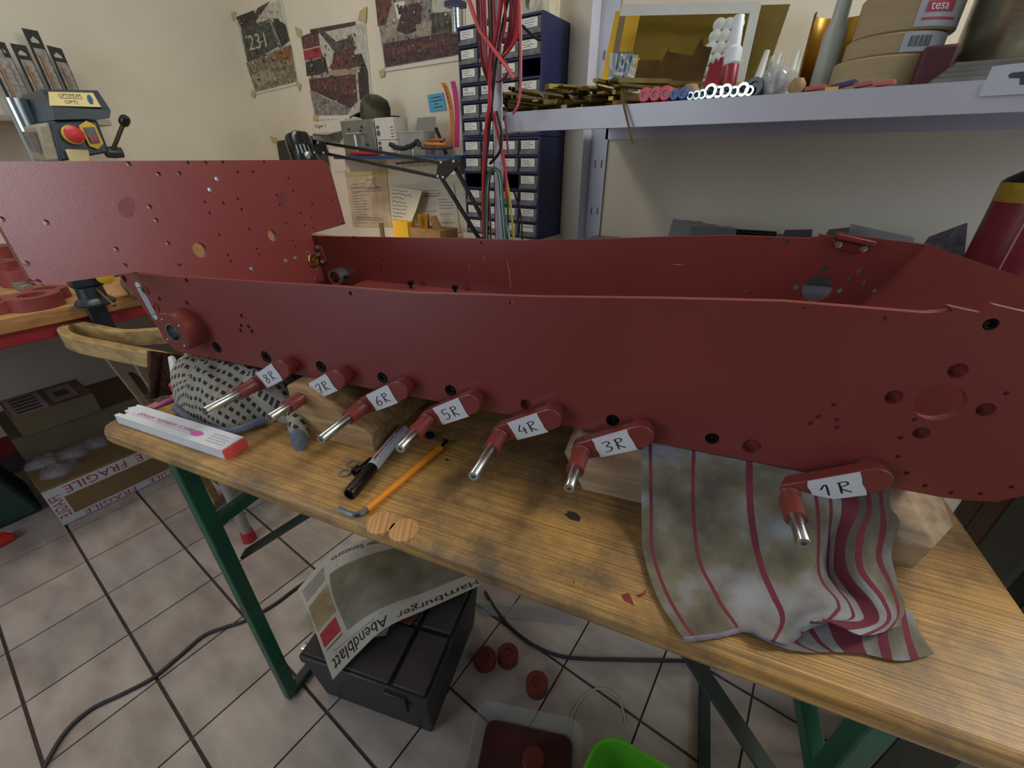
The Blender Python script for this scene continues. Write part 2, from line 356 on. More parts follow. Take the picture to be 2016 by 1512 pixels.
# ------------------------------------------------------------------ model tank hull
m_red = mat('red_oxide_paint', '7f3a36', .30, var=.04, scale=9, bump=.1, bscale=900, spec=.55)
m_bolt = mat('black_oxide_steel', '17171a', .35, metal=.7)
m_steel = mat('turned_steel', 'c9d2d2', .22, metal=1)
m_brass = mat('brass', 'c9b36c', .3, metal=1)
m_zinc = mat('zinc_screw', 'c4c8d0', .35, metal=.9)
m_tape = mat('masking_tape', 'd4d8de', .8, var=.04, scale=80, bump=.2, bscale=300)
m_ink = mat('black_ink', '121216', .6)
hull = thing('tank_hull', hw(-.2, .19, .838), 'red oxide painted model tank hull with taped swing arms', 'model tank')
near = [hsz(*q) for q in ((2016, 614), (1957, 600), (1942, 619), (1869, 603), (1877, 613.5), (1821, 617), (1678, 605), (1545, 594), (1300, 588), (1060, 585), (885, 579), (820, 577.7), (659, 564), (560, 559), (285, 541), (262, 537))]
near += [(-.793, .968), (-.799, .958), (-.794, .945), (-.784, .936), (-.7706, .9015), (-.752, .862), (-.742, .842), (-.725, .838), (.2814, .838), (.305, .8405), (.3195, .8441), (.334, .8561), (.36, .885), (.383, .925), (.388, .955), (.375, .995), (.356, 1.0085)]
def nh(x, y, r): s, z = hsz(x, y); return (s, z, abs(hsz(x+r, y)[0]-hsz(x-r, y)[0])/2)
small = [(690, 578, 3.6), (1007, 596, 5), (1582, 609, 6), (1740, 628, 7.5), (475.7, 622, 3), (474.7, 641, 3), (489.6, 643, 3), (474, 650.7, 3), (496, 652.8, 3), (314, 588, 2.6), (368, 596, 3), (367, 552, 3),
         (1642, 796.5, 6), (1612, 820, 6), (1596, 833, 6), (1648, 826, 6), (1648, 841, 6), (1801, 826, 6), (1773, 862, 6), (1768, 899, 6), (1785, 931, 6), (1821, 956, 6), (1873, 970, 6), (1931, 972, 6), (1992, 959, 6), (1981, 774.5, 6.5),
         (1760, 782, 19.5), (1886, 730, 21.5), (1941, 807, 21), (1814, 853, 18.5), (1850, 793, 54), (1480, 879, 20), (1036, 797, 12)]
bolts = [(427, 684, 8), (524, 703, 9), (632, 722, 9.5), (753, 744, 10), (887, 769, 11), (1206, 828, 14), (1402, 864, 15), (1951, 639, 17)]
holes = [nh(*q) for q in small] + [nh(*q) for q in bolts] + [(-.789, .955, .0055)]
PT = .0075
plate('side_plate', near, holes, lambda s, z: hw(s, 0, z), -HN, PT, m_red, hull)
# pockets behind the blind holes of the near plate
for q in small[-7:-3]+small[-2:]:
    s, z, r = nh(*q); MB().cyl(hw(s, PT+.0005, z), hw(s, PT+.004, z), r*1.15, seg=20).build('inner_flange', m_red, hull)
for q in bolts:
    s, z, r = nh(*q); b = MB()
    b.lathe(hw(s, .0035, z), -HN, [(.0005, .0005), (r*.4, .0005), (r*.44, .0026), (r*.8, .003), (r*.93, .0018), (r*.93, -.003)], 18)
    b.build('socket_screw', m_bolt, hull)
far = [(s, z) for s, z in near]
fh = [hsz(x, y, .372)+(r,) for x, y, r in ((1550, 477, .0032), (1513, 472, .0028), (1470, 473, .0028), (1145, 478, .0028), (947, 478, .0028), (696, 468, .003), (645, 496, .0025), (688, 500, .003), (754.5, 513, .003), (751, 526, .003), (762.6, 527, .003), (750, 532.5, .003), (767, 535, .003), (1693, 534, .004), (1672.5, 552, .004), (1702, 558, .004), (1642, 557, .0035), (1655, 573.5, .0045), (1724, 573, .0035), (1568, 566, .005), (1625, 531, .0055), (1610, 568, .0215), (1468, 574, .003))]
plate('side_plate', far, fh, lambda s, z: hw(s, .372, z), -HN, PT, m_red, hull)
# rear plate: T shape with sponson wings, leaning
zt_, zs_ = 1.1174, .975
ro = [(-.1155, .985), (-.105, .9745), (.003, .9675), (.003, .846), (.369, .846), (.369, .970), (.4875, .976), (.4845, 1.1056), (.470, 1.1168), (-.095, 1.1174), (-.112, 1.10)]
rh = []
for x, y in ((253, 321), (370, 319.5), (405, 319), (439, 319), (520, 319), (312.5, 343), (353.5, 342), (468, 339), (498, 338), (295, 407.6), (257, 421.5), (308, 433.7), (403.5, 397.6), (440, 400), (468, 391.7), (413, 420), (476, 412), (91, 438), (3, 432), (229, 491), (331.6, 479.5), (431.6, 462.5), (491, 451.7), (52, 519), (75, 555), (246.5, 523), (353, 523), (449, 502), (455, 515), (544.5, 384), (551, 403.5), (568, 351), (577, 376), (592, 419.5), (614.6, 400.7), (613, 428), (564, 439.6), (599.7, 443), (618, 449), (655, 371), (653, 394), (670, 417), (674, 440), (506, 489.6), (511, 501), (576, 473.6), (580.6, 485)):
    n_, z_ = rnz(x, y); r_ = (.0036 if x < 360 else .0026 if x < 500 else .0022)
    z_ = min(z_, 1.1174-r_-.001); rh.append((n_, z_, r_))
for x, y, r in ((394, 492, .0125), (536.5, 464, .0108)): n_, z_ = rnz(x, y); rh.append((n_, z_, r))
RN = (HL+V((0, 0, -RK))).normalized()
plate('rear_plate', ro, rh, lambda n, z: rear(n, z), RN, .008, m_red, hull)
for x, y, r, mm in ((425, 353, .0042, m_zinc), (411, 374, .0042, m_zinc), (494, 530, .0045, m_zinc), (562.5, 514, .0046, m_zinc), (581, 508.7, .0044, m_zinc), (604, 497, .003, m_zinc), (623.5, 530.5, .003, m_zinc), (619.5, 549, .003, m_zinc)):
    n_, z_ = rnz(x, y); p = rear(n_, z_); b = MB(); b.lathe(p, RN, [(r, 0), (r, .0012), (r*.8, .0022), (.0003, .0025)], 14); b.build('screw', mm, hull)
n_, z_ = rnz(615, 512.5); p = rear(n_, z_); b = MB(); b.lathe(p, RN, [(.0148, 0), (.0148, .004), (.0135, .005), (.004, .0046), (.003, .0065), (.0003, .0066)], 28); b.build('brass_disc', m_brass, hull)
# floor, front plates, inner beam
FLO = MB(); FLO.obox(hw(-.742, PT, .8385), HL*1.02, HN*(.372-PT), V((0, 0, .007))); FLO.build('floor_plate', m_red, hull)
def ramp(s0, z0, s1, z1, t): d = V((s1-s0, 0, z1-z0)); nn = V((-d.z, 0, d.x)).normalized()*t; return MB().prism([hw(s0, PT, z0), hw(s1, PT, z1), hw(s1+nn.x, PT, z1+nn.z), hw(s0+nn.x, PT, z0+nn.z)], HN*(.372-PT))
ramp(.278, .846, .3605, 1.0065, .007).build('nose_plate', m_red, hull)
b = MB(); b.obox(hw(-.63, .325, .846), HL*.86, HN*.0469, V((0, 0, .03))); b.build('inner_beam', m_red, hull, bev=.001)
for x, y in ((809, 566), (896, 572)):
    p = PL(x, y, hw(0, .345, 0), HN); s_ = p.dot(HL); b = MB(); b.cyl(hw(s_, .345, .876), hw(s_, .345, .884), .003, seg=10); b.cyl(hw(s_, .345, .884), hw(s_, .345, .891), .0065, seg=12); b.build('socket_screw', m_bolt, hull)
# idler bushings
c = HP(338, 656, -.03); s_, z_ = c.dot(HL), c.z
b = MB(); b.lathe(hw(s_, 0, z_), -HN, [(.0145, 0), (.0305, 0), (.0305, .026), (.029, .028), (.0145, .028)], 36, closed=True); bo = b.build('idler_bushing', m_red, hull)
b = MB(); b.lathe(hw(s_, 0, z_), -HN, [(.0145, .0285), (.0125, .0285), (.0125, .004), (.0002, .004)], 28); b.build('steel_insert', m_steel, bo)
for k in range(4):
    a = k*1.57+.6; q = hw(s_+.0235*math.cos(a), -.0282, z_+.0235*math.sin(a)); MB().lathe(q, -HN, [(.0018, 0), (.0015, .0006), (.0002, .0007)], 8).build('grub_screw', m_steel, bo)
c = PL(662, 545, hw(0, .352, 0), HN); s_, z_ = c.dot(HL), c.z
b = MB(); b.ring(hw(s_, .372, z_), -HN, .0125, .0178, .026, 28); bo = b.build('bearing_collar', mat('satin_aluminium', 'b9c2c8', .3, metal=.9), hull)
b = MB(); b.lathe(hw(s_, .372, z_), -HN, [(.0125, .0255), (.0125, .001), (.0002, .001)], 24); b.build('brass_liner', m_brass, bo)
b = MB(); b.cyl(hw(s_+.017, .358, z_), hw(s_+.026, .358, z_), .003, seg=10); b.build('clamp_screw', m_bolt, bo)
# hinge bracket with three screws near the far rear corner
b = MB(); pts = [hsz(*q, .368) for q in ((622, 482), (630, 484), (642, 515), (633, 520))]
b.prism([hw(s, .368, z) for s, z in pts], HN*.004); hb = b.build('hinge_bracket', m_red, hull, bev=.0006)
for x, y in ((626, 487), (627, 501), (636, 515)):
    p = HP(x, y, .368); b = MB(); b.lathe(p, -HN, [(.0042, 0), (.0042, .004), (.0025, .005), (.0003, .003)], 10); b.build('hex_screw', m_zinc, hb)
# lock bracket on the far side near the nose
pts = [hsz(*q, .366) for q in ((1640, 472), (1707, 486), (1695, 499), (1645, 490))]
b = MB(); b.prism([hw(s, .366, z) for s, z in pts], HN*.0055); lb = b.build('hatch_bracket', m_red, hull, bev=.0008)
pts = [hsz(*q, .36) for q in ((1650, 460), (1722, 475), (1718, 484), (1648, 469))]
b = MB(); b.prism([hw(s, .352, z) for s, z in pts], HN*.02); b.build('bracket_lip', m_red, lb, bev=.0008)
for x, y in ((1651, 482), (1700, 490)):
    p = HP(x, y, .366); b = MB(); b.lathe(p, -HN, [(.005, 0), (.005, .003), (.0028, .0032), (.0026, .001), (.0002, .001)], 6); b.build('hex_nut', m_zinc, lb)
# nameplate strip along the rear edge
def npf(u, v, off=-.0014):
    a = hsz(265, 556); c_ = hsz(305, 629); d = V((c_[0]-a[0], c_[1]-a[1])); nn = V((-d.y, d.x)).normalized()*.0115
    q = V((a[0], a[1]))+d*u+nn*v; return hw(q.x, off, q.y)
b = MB(); b.prism([npf(u, v, -.0012) for u, v in ((.06, -.02), (.94, -.02), (1, .25), (1, .75), (.94, 1.02), (.06, 1.02), (0, .75), (0, .25))], HN*.0012)
npl = b.build('name_plate', mat('etched_plate', 'c9d4dc', .4, metal=.4), hull, label='silver etched nameplate strip')
b = MB(); rnd = random.Random(3)
for st in ([(.05, .1), (.95, .1)], [(.05, .9), (.95, .9)], [(.14, .1), (.14, .9)], [(.86, .1), (.86, .9)]): stroke(b, st, npf, .02)
for k in range(11):
    u = .18+.06*k; stroke(b, [(u, .28), (u+.02, .72), (u+.035, .3), (u+.045, .7)], npf, .012)
b.build('etched_marks', mat('dark_etch', '222428', .6), npl, smooth=False)
for q in ((286, 571), (307, 605)):
    s, z, r = nh(*q, 6); b = MB(); b.ring(hw(s, 0, z), -HN, r*.55, r, .0012, 18); b.build('countersink_ring', m_red, hull)
# swing arms
def arm(lbl, sp, long_):
    zp = .8565; an = math.radians(-30); L_ = .071; d = V((-math.cos(an), math.sin(an)))
    se, ze = sp+d.x*L_, zp+d.y*L_; ax = V((d.x, d.y)); nn = V((-ax.y, ax.x))
    def pt(t, r, n): return hw(sp+ax.x*t+nn.x*r, n, zp+ax.y*t+nn.y*r)
    R0, R1 = .0135, .0118; out = []
    for k in range(13): a = -math.pi/2+math.pi*k/12; out.append((-R0*math.cos(a), R0*math.sin(a)))
    for k in range(9): a = math.pi/2-math.pi*k/8; out.append((L_+R1*math.cos(a), R1*math.sin(a)))
    b = MB(); b.prism([pt(t, r, -.021) for t, r in out], HN*.014)
    b.cyl(hw(sp, -.008, zp), hw(sp, 0, zp), .0118, seg=22)
    a_o = b.build('swing_arm', m_red, hull, bev=.0012)
    eb, ep = (-.052, -.102) if long_ else (-.056, -.086)
    b = MB(); b.lathe(hw(se, -.02, ze), -HN, [(.0112, -.002), (.0112, .004), (.0104, .005), (.0098, .006), (.0098, -eb-.02), (.006, -eb-.02)], 26); b.build('axle_boss', m_red, a_o)
    b = MB(); b.lathe(hw(se, eb, ze), -HN, [(.0062, -.002), (.0062, eb-ep-.001), (.0055, eb-ep), (.0024, eb-ep), (.0018, eb-ep-.004), (.0002, eb-ep-.005)], 24); b.build('axle_pin', m_steel, a_o)
    rn = random.Random(lbl); t0, t1 = .010, .052
    b = MB(); jag = [(t0+rn.uniform(-.0012, .0012), t1+rn.uniform(-.0012, .0012)) for _ in range(7)]
    def wrap(u, v):
        k = min(int(v*6), 5); f = v*6-k; l = jag[k][0]*(1-f)+jag[k+1][0]*f; r_ = jag[k][1]*(1-f)+jag[k+1][1]*f; t = l+(r_-l)*u
        rr = R0+(R1-R0)*t/L_+.0006
        if v < .5: return pt(t, rr*(1-4*v), -.0217)
        return pt(t, -rr, -.0217+(v-.5)*2*.013)
    b.grid(lambda u, v: pt(wrap_t(jag, u, v), (R0+(R1-R0)*wrap_t(jag, u, v)/L_+.0005)*(1 if v < .35 else 1-2*(v-.35)/.65), -.0216+(0.011*(1-v/.35) if v < .35 else 0)), 10, 20, .0004)
    b.build('tape_label', m_tape, a_o)
    b = MB(); fn = lambda u, v: pt(.048-.033*u, .0105-.0185*v, -.0221)
    for gi, ch in enumerate(lbl):
        for st in GLY[ch]: stroke(b, [(.14+gi*.42+x*.52, .14+y*.72) for x, y in smooth2(st)], fn, .055)
    b.build('pen_lettering', m_ink, a_o, smooth=False)
def wrap_t(jag, u, v):
    k = min(int(v*6), 5); f = v*6-k; l = jag[k][0]*(1-f)+jag[k+1][0]*f; r_ = jag[k][1]*(1-f)+jag[k+1][1]*f; return l+(r_-l)*u
def smooth2(st):
    if len(st) < 3: return st
    return [(p.x, p.y) for p in smooth_path([V((x, y, 0)) for x, y in st], 4)]
for lbl, sp, lg in (('8R', -.4869, 1), ('7R', -.3914, 0), ('6R', -.2941, 1), ('5R', -.1938, 0), ('4R', -.0931, 1), ('3R', .0075, 0), ('1R', .2176, 0)): arm(lbl, sp, lg)

# hand smudges on the rear plate, scratches on the far side plate
m_smudge = mat('grease_smudge', '6e2e2c', .5)
for x, y, rx, ry in ((250, 408, 17, 20), (556, 391, 9, 15)):
    pts = [rnz(x+rx*math.cos(k*.4)*(1+.12*math.sin(5*k)), y+ry*math.sin(k*.4)) for k in range(16)]
    MB().poly([rear(n_, z_, .0004) for n_, z_ in pts]).build('hand_smudge', m_smudge, hull, smooth=False)
m_scr = mat('bare_metal_scratch', 'c88a80', .4)
for st in ([(998, 515), (1002, 530), (1006, 567)], [(922, 522), (925, 532)], [(953, 503), (954, 512)], [(1325, 520), (1345, 522)]):
    b = MB(); stroke(b, [hsz(x, y, .3715) for x, y in st], lambda s, z: hw(s, .3715, z), .0012); b.build('scratch', m_scr, hull, smooth=False)
# ------------------------------------------------------------------ things on the table
def heap(outline, H, nz=.1, rings=9, seg=None, base=TZ+.0004, seed=0, pw=2.0, uvs=30):
    """soft crumpled mass standing on a surface: outline (world xy points), dome height H(p)"""
    n = len(outline); c = sum((V((p[0], p[1], 0)) for p in outline), V((0, 0, 0)))/n
    mb = MB(); vs = []; fs = []
    for k in range(rings+1):
        t = k/rings
        for p in outline:
            q = c.lerp(V((p[0], p[1], 0)), math.sin(t*math.pi/2) if False else t)
            h = (1-t**pw)**.5 if t < 1 else 0
            nn = mnoise.noise(V((q.x*38+seed, q.y*38, seed)))*nz+mnoise.noise(V((q.x*90, q.y*90+seed, 0)))*nz*.4
            hh = H(q) if callable(H) else H
            vs.append(V((q.x, q.y, base+max(0, hh*h*(1+nn)))))
    mb.add(vs, [(k*n+i, k*n+(i+1) % n, (k+1)*n+(i+1) % n, (k+1)*n+i) for k in range(rings) for i in range(n)])
    for i in range(n):      # unroll every spoke so that the weave keeps its size on steep sides
        arc = 0; cv = vs[i]
        for k in range(rings+1):
            v = vs[k*n+i]
            if k: arc += (v-vs[(k-1)*n+i]).length
            d = V((outline[i][0]-c.x, outline[i][1]-c.y, 0)); d = d.normalized() if d.length else d
            q = c+d*arc; mb.uv[k*n+i] = (q.dot(TL)*uvs, q.dot(TS)*uvs)
    return mb
def closed(pts, n=5):
    pts = [V((p[0], p[1], 0)) for p in pts]; out = []; N = len(pts)
    for i in range(N):
        p0, p1, p2, p3 = pts[i-1], pts[i], pts[(i+1) % N], pts[(i+2) % N]
        for k in range(n):
            t = k/n; out.append(.5*((2*p1)+(p2-p0)*t+(2*p0-5*p1+4*p2-p3)*t*t+(3*p1-p0-3*p2+p3)*t**3))
    return out
# folding rule: ten slats on edge
m_rulew = mat('white_lacquer', 'dfe6ee', .35, var=.03)
m_ruler = mat('red_lacquer', 'd8544e', .4)
m_mag = mat('magenta_print', 'c0369a', .5)
m_gray = mat('grey_print', '4a4e58', .6)
zr = TZ+.016
r0, r1, r3 = ZP(221.7, 815.7, zr), ZP(440, 888, zr), ZP(263, 798, zr)
RU = (r1-r0).normalized(); RL = (r1-r0).length; RV = V((-RU.y, RU.x, 0)); RWD = .034
rule = thing('folding_rule', r0.lerp(r1, .5)-V((0, 0, .016)), 'white folding rule with pink lettering and red end at the table corner', 'ruler')
rnd = random.Random(5)
for k in range(10):
    v0 = k*RWD/10; e0 = rnd.uniform(0, .006)+(.012 if k in (2, 3) else 0); b = MB(); o = r0+RV*v0-V((0, 0, .0158))
    b.obox(o+RU*e0, RU*(RL-.004-e0), RV*(RWD/10-.0002), V((0, 0, .0158)), 0); b.obox(o+RU*(RL-.004), RU*.004, RV*(RWD/10-.0002), V((0, 0, .0158)), 1)
    b.build('rule_slat', [m_rulew, m_ruler], rule, bev=.0003)
rf = lambda u, v: r0+RU*(u*RL)+RV*(v*RWD)+V((0, 0, .0004))
b = MB(); put_text(b, 'OFMANN  NGENIEUR  ECHNIK', rf, .14, .40, .66, .58, shear=.25); stroke(b, [(.1, .36), (.68, .30)], rf, .01); b.build('pink_lettering', m_mag, rule, smooth=False)
b = MB(); b.poly([rf(.70+.045*math.cos(k*.4), .42+.17*math.sin(k*.4)) for k in range(16)]); b.build('pink_logo', mat('pink_logo_print', 'd860b8', .5), rule, smooth=False)
b = MB()
for k in range(4):
    for j in range(7): u = .80+j*.02+.004*k; stroke(b, [(u, .66-.15*k), (u+.006, .72-.15*k), (u+.012, .65-.15*k)], rf, .0035)
b.build('fine_print', m_gray, rule, smooth=False)

# checked rag rolled up under the hull
def dash_mat():
    m = bpy.data.materials.new('checked_towelling'); m.use_nodes = True; N = m.node_tree.nodes; L = m.node_tree.links; b = N['Principled BSDF']; b.inputs['Roughness'].default_value = .95
    uv = N.new('ShaderNodeUVMap'); uv.uv_map = 'map'; sp = N.new('ShaderNodeSeparateXYZ'); L.new(uv.outputs[0], sp.inputs[0])
    def mth(op, a, v):
        q = N.new('ShaderNodeMath'); q.operation = op; L.new(a, q.inputs[0]); q.inputs[1].default_value = v; return q.outputs[0]
    fx = mth('FRACT', mth('MULTIPLY', sp.outputs[0], 2.6), 0); fy = mth('FRACT', mth('MULTIPLY', sp.outputs[1], 2.3), 0)
    a = mth('LESS_THAN', fx, .58); c = mth('LESS_THAN', fy, .42); q = N.new('ShaderNodeMath'); q.operation = 'MULTIPLY'; L.new(a, q.inputs[0]); L.new(c, q.inputs[1])
    nz = N.new('ShaderNodeTexNoise'); nz.inputs['Scale'].default_value = 3; L.new(uv.outputs[0], nz.inputs['Vector'])
    cr = N.new('ShaderNodeValToRGB'); cr.color_ramp.elements[0].color = (*lin('8e8a80'), 1); cr.color_ramp.elements[1].color = (*lin('bdb7a6'), 1); L.new(nz.outputs[0], cr.inputs[0])
    mx = N.new('ShaderNodeMix'); mx.data_type = 'RGBA'; L.new(q.outputs[0], mx.inputs[0]); L.new(cr.outputs[0], mx.inputs[6]); mx.inputs[7].default_value = (*lin('33343e'), 1)
    L.new(mx.outputs[2], b.inputs['Base Color'])
    n2 = N.new('ShaderNodeTexNoise'); n2.inputs['Scale'].default_value = 60; L.new(uv.outputs[0], n2.inputs['Vector']); bp = N.new('ShaderNodeBump'); bp.inputs['Strength'].default_value = .5; bp.inputs['Distance'].default_value = .003; L.new(n2.outputs[0], bp.inputs['Height']); L.new(bp.outputs[0], b.inputs['Normal'])
    return m
m_dash = dash_mat()
m_hem = mat('blue_grey_hem', '626a7e', .95, var=.15, scale=120, bump=.4, bscale=300)
rag = thing('checked_rag', ZP(480, 800, TZ), 'grey checked towelling rag bunched under the rear of the hull', 'rag')
ol = closed([ZP(x, y, TZ) for x, y in ((343, 768), (346, 800), (368, 822), (405, 838), (440, 848), (480, 838), (520, 828), (560, 834), (600, 838), (617, 800), (622, 770), (600, 735), (520, 715), (430, 705), (375, 735))])
def rag_h(q):
    p = q.dot(HN)-HO; s_ = q.dot(HL)
    h = .079-.3*max(0, -p-.02); return max(.02, h)*(1-.1*math.sin(s_*60))
hb_ = heap(ol, rag_h, .16, 12, seed=2, pw=2.6)
for v in hb_.v:
    if v.dot(HN)-HO > -.006: v.z = min(v.z, .8355)
hb_.build('cloth_body', m_dash, rag)
ol = closed([ZP(x, y, TZ) for x, y in ((565, 800), (566, 840), (575, 875), (585, 884), (598, 880), (611, 862), (617, 830), (618, 790), (590, 770))])
heap(ol, .045, .12, 8, seed=5, pw=2.4).build('cloth_tip', m_dash, rag, subs=1)
ol = closed([ZP(x, y, TZ) for x, y in ((572, 866), (578, 882), (586, 888), (597, 885), (609, 868), (600, 858), (585, 856))])
heap(ol, .026, .1, 5, seed=6).build('cloth_hem', m_hem, rag)
b = MB(); pth = smooth_path([ZP(x, y, TZ+.008) for x, y in ((347, 803), (372, 826), (408, 843), (440, 850), (470, 846), (500, 834), (522, 828))], 4)
b.tube(pth, .0065, 8); b.build('cloth_hem', m_hem, rag)

# wooden blocks carrying the hull
m_block = wood('spruce_block', 'a07a50', 'c2a177', -HA, 8, (1, 12, 12), .6, '5d4a38', .4)
m_block2 = wood('grey_spruce_block', '9c8468', 'b8a084', -HA, 8, (1, 12, 12), .65, '5d4a38', .3)
def hpr(pts, s_or_n, name, m, label):   # wedge profile in s-z swept along n
    n0, n1 = s_or_n; b = MB(); b.prism([hw(s, n0, z) for s, z in pts], HN*(n1-n0)); return b.build(name, m, None, label, 'wood block', 'wooden blocks under the hull', bev=.0008)
hpr([(-.4735, TZ), (-.3415, TZ), (-.3425, .784), (-.405, .816), (-.44, .8375), (-.4735, .8375)], (-.031, .12), 'wedge_block', m_block, 'wedge cut wood block behind the black and white marker')
hpr([(-.0495, TZ), (.155, TZ), (.155, .832), (-.060, .832), (-.076, .806)], (-.010, .11), 'support_block', m_block2, 'square wood block behind the swing arm marked 3R')
b = MB(); n0 = -.012
b.add([hw(.156, n0, TZ), hw(.287, n0, TZ), hw(.318, .03, TZ), hw(.318, .12, TZ), hw(.156, .12, TZ), hw(.156, n0, .812), hw(.291, n0, .785), hw(.325, .03, .785), hw(.31, .12, .8375), hw(.156, .12, .8375), hw(.156, .02, .8375), hw(.26, .035, .8375)],
      [(0, 4, 3, 2, 1), (0, 1, 6, 5), (1, 2, 7, 6), (2, 3, 8, 7), (3, 4, 9, 8), (0, 5, 10, 9, 4), (5, 6, 11, 10), (6, 7, 11), (7, 8, 11), (8, 9, 10, 11)])
b.build('corner_block', m_block2, None, 'angled wood block peeping out beside the striped tea towel', 'wood block', 'wooden blocks under the hull', smooth=False)

# marker pen
m_black = mat('black_plastic', '141416', .3)
m_pen = mat('pale_pen_barrel', 'c6d2dc', .35)
m_red_p = mat('red_print', 'a8283e', .5); m_blue_p = mat('blue_print', '3b4f96', .5)
pa, pb = ZP(688, 974, TZ+.0088), ZP(797, 843, TZ+.0088); d = (pb-pa).normalized(); PLn = (pb-pa).length; sd = d.cross(V((0, 0, 1))).normalized()
pen = thing('marker_pen', pa.lerp(pb, .5)-V((0, 0, .0088)), 'black capped permanent marker lying on the table beside an orange hex key', 'marker')
b = MB(); b.lathe(pa, d, [(.0003, .004), (.006, .004), (.0062, 0), (.0078, 0), (.0086, .004), (.0086, .045), (.008, .052), (.006, .053)], 22); cap = b.build('cap', m_black, pen)
b = MB(); b.obox(pa+d*.002+sd*.001+V((0, 0, .0078)), d*.04, sd*.004, V((0, 0, .0018))); b.build('cap_clip', m_black, cap, bev=.0004)
b = MB(); b.lathe(pa, d, [(.0072, .05), (.008, .054), (.008, PLn-.008), (.007, PLn-.002), (.005, PLn), (.0003, PLn)], 22); b.build('barrel', m_pen, pen)
def penf(u, v): a = -.9+v*2.0; return pa+d*u+(sd*math.sin(a)+V((0, 0, 1))*math.cos(a))*.00815
b = MB(); put_text(b, 'permanent marker', penf, .066, .62, .135, .78); b.build('blue_lettering', m_blue_p, pen, smooth=False)
b = MB()
b.add([penf(.06+i*.012, v) for i in range(8) for v in (.33, .43, .52)], [(i*3+j, i*3+3+j, i*3+4+j, i*3+1+j) for i in range(7) for j in range(2)]); b.build('red_band', m_red_p, pen, smooth=False)
b = MB(); put_text(b, 'edding', lambda u, v: penf(u, v)+V((0, 0, .0002)), .07, .36, .12, .5); b.build('white_lettering', m_rulew, pen, smooth=False)
b = MB(); b.add([penf(.056, .33), penf(.06, .33), penf(.06, .6), penf(.056, .6)], [(0, 1, 2, 3)]); b.build('blue_band', m_blue_p, pen, smooth=False)
# hex key
m_orange = mat('orange_sleeve', 'e08a1e', .4)
ka, kb, kt = ZP(722, 1003, TZ+.0042), ZP(868, 881, TZ+.0042), ZP(877, 869, TZ+.0042)
key = thing('hex_key', ka.lerp(kb, .5)-V((0, 0, .0042)), 'long hex key with orange sleeve and bent steel end', 'hex key')
MB().tube([ka, kb], .0042, 12).build('sleeve', m_orange, key)
MB().tube(smooth_path([ZP(668, 1001, TZ+.0033), ZP(688, 1010, TZ+.0033), ZP(703, 1013, TZ+.0033), ZP(715, 1009, TZ+.0035), ka+(kb-ka)*.03]), .0033, 6).build('bent_end', mat('burnished_steel', '5c6068', .35, metal=.9), key)
b = MB(); b.tube([kb, kb.lerp(kt, .7)], .0028, 6); b.ball(kt, .0038, 10); b.build('ball_end', m_bolt, key)
b = MB(); kd = (kb-ka).normalized(); ks = kd.cross(V((0, 0, 1)))
for t0 in (.42, .62): put_text(b, 'HEX-PLUS' if t0 < .5 else '8 mm', lambda u, v: ka+(kb-ka)*u+ks*(v-.5)*.004+V((0, 0, .00435)), t0, .2, t0+.12, .8)
bpy.data.meshes  # keep namespace
del b
# washers and bolts
m_wash = mat('spring_steel', 'a8acae', .3, metal=1)
for x, y, lb in ((679, 932, 'bright spring washer lying out on the bare table wood'), (694, 914, 'bright spring washer touching the loose black screws')):
    b = MB(); b.ring(ZP(x, y, TZ+.0002), (0, 0, 1), .0052, .0078, .0016, 22); b.build('washer', m_wash, None, lb, 'washer', 'loose washers')
for p, q, lb in (((697, 931), (726, 908), 'black socket head screw lying nearest the loose washers'), ((713, 930), (739, 911), 'black socket head screw touching the marker pen')):
    a, c = ZP(*p, TZ+.0062), ZP(*q, TZ+.0062); dd = (c-a).normalized(); t = thing('socket_head_screw', a-V((0, 0, .0062)), lb, 'screw', 'loose screws')
    b = MB(); b.lathe(a, dd, [(.0003, .003), (.003, .003), (.0032, 0), (.0056, 0), (.006, .001), (.006, .009), (.0035, .009)], 16); b.build('head', m_bolt, t)
    b = MB(); b.lathe(a-V((0, 0, .0)), dd, [(.0035, .009), (.0035, .03), (.0028, .032), (.0003, .032)], 12); b.build('shank', m_bolt, t)
b = MB(); b.lathe(ZP(846, 860, TZ+.0003), (0, 0, 1), [(.0003, 0), (.0065, 0), (.0065, .006), (.004, .0075), (.0003, .0075)], 16); b.build('rubber_cap', m_black, None, 'small black rubber cap beneath the swing arm marked 5R', 'cap')
# pink pencil and dark washer behind the rule
b = MB(); b.tube([ZP(298, 803, TZ+.004), ZP(340, 786, TZ+.004)], .0036, 6); b.build('pink_pencil', mat('pink_lacquer', 'b858a8', .4), None, 'pink pencil between the folding rule and the checked rag', 'pencil')
b = MB(); b.ring(ZP(322, 786, TZ+.0003), (0, 0, 1), .004, .0105, .002, 24); b.build('flat_washer', mat('dull_steel', '5e5650', .45, metal=.7), None, 'dark flat washer near the checked rag', 'washer')
# glue bottle tip
gb = ZP(362, 768, TZ)
glue = thing('glue_bottle', gb, 'red glue bottle with white conical nozzle behind the checked rag', 'glue bottle')
b = MB(); b.lathe(gb+V((0, 0, .0004)), (0, 0, 1), [(.0003, 0), (.016, 0), (.0175, .003), (.0175, .016), (.012, .021), (.0095, .023)], 22); b.build('bottle_base', mat('red_plastic', 'b02a34', .35), glue)
gt = PL(337, 703, gb, CF); gq = gb+V((0, 0, .021)); b = MB(); ax = (gt-gq); b.lathe(gq, ax, [(.0115, 0), (.0115, ax.length*.12), (.0102, ax.length*.16), (.0052, ax.length*.96), (.0045, ax.length), (.0003, ax.length)], 20); b.build('nozzle', mat('milky_plastic', 'd6dde4', .4), glue)

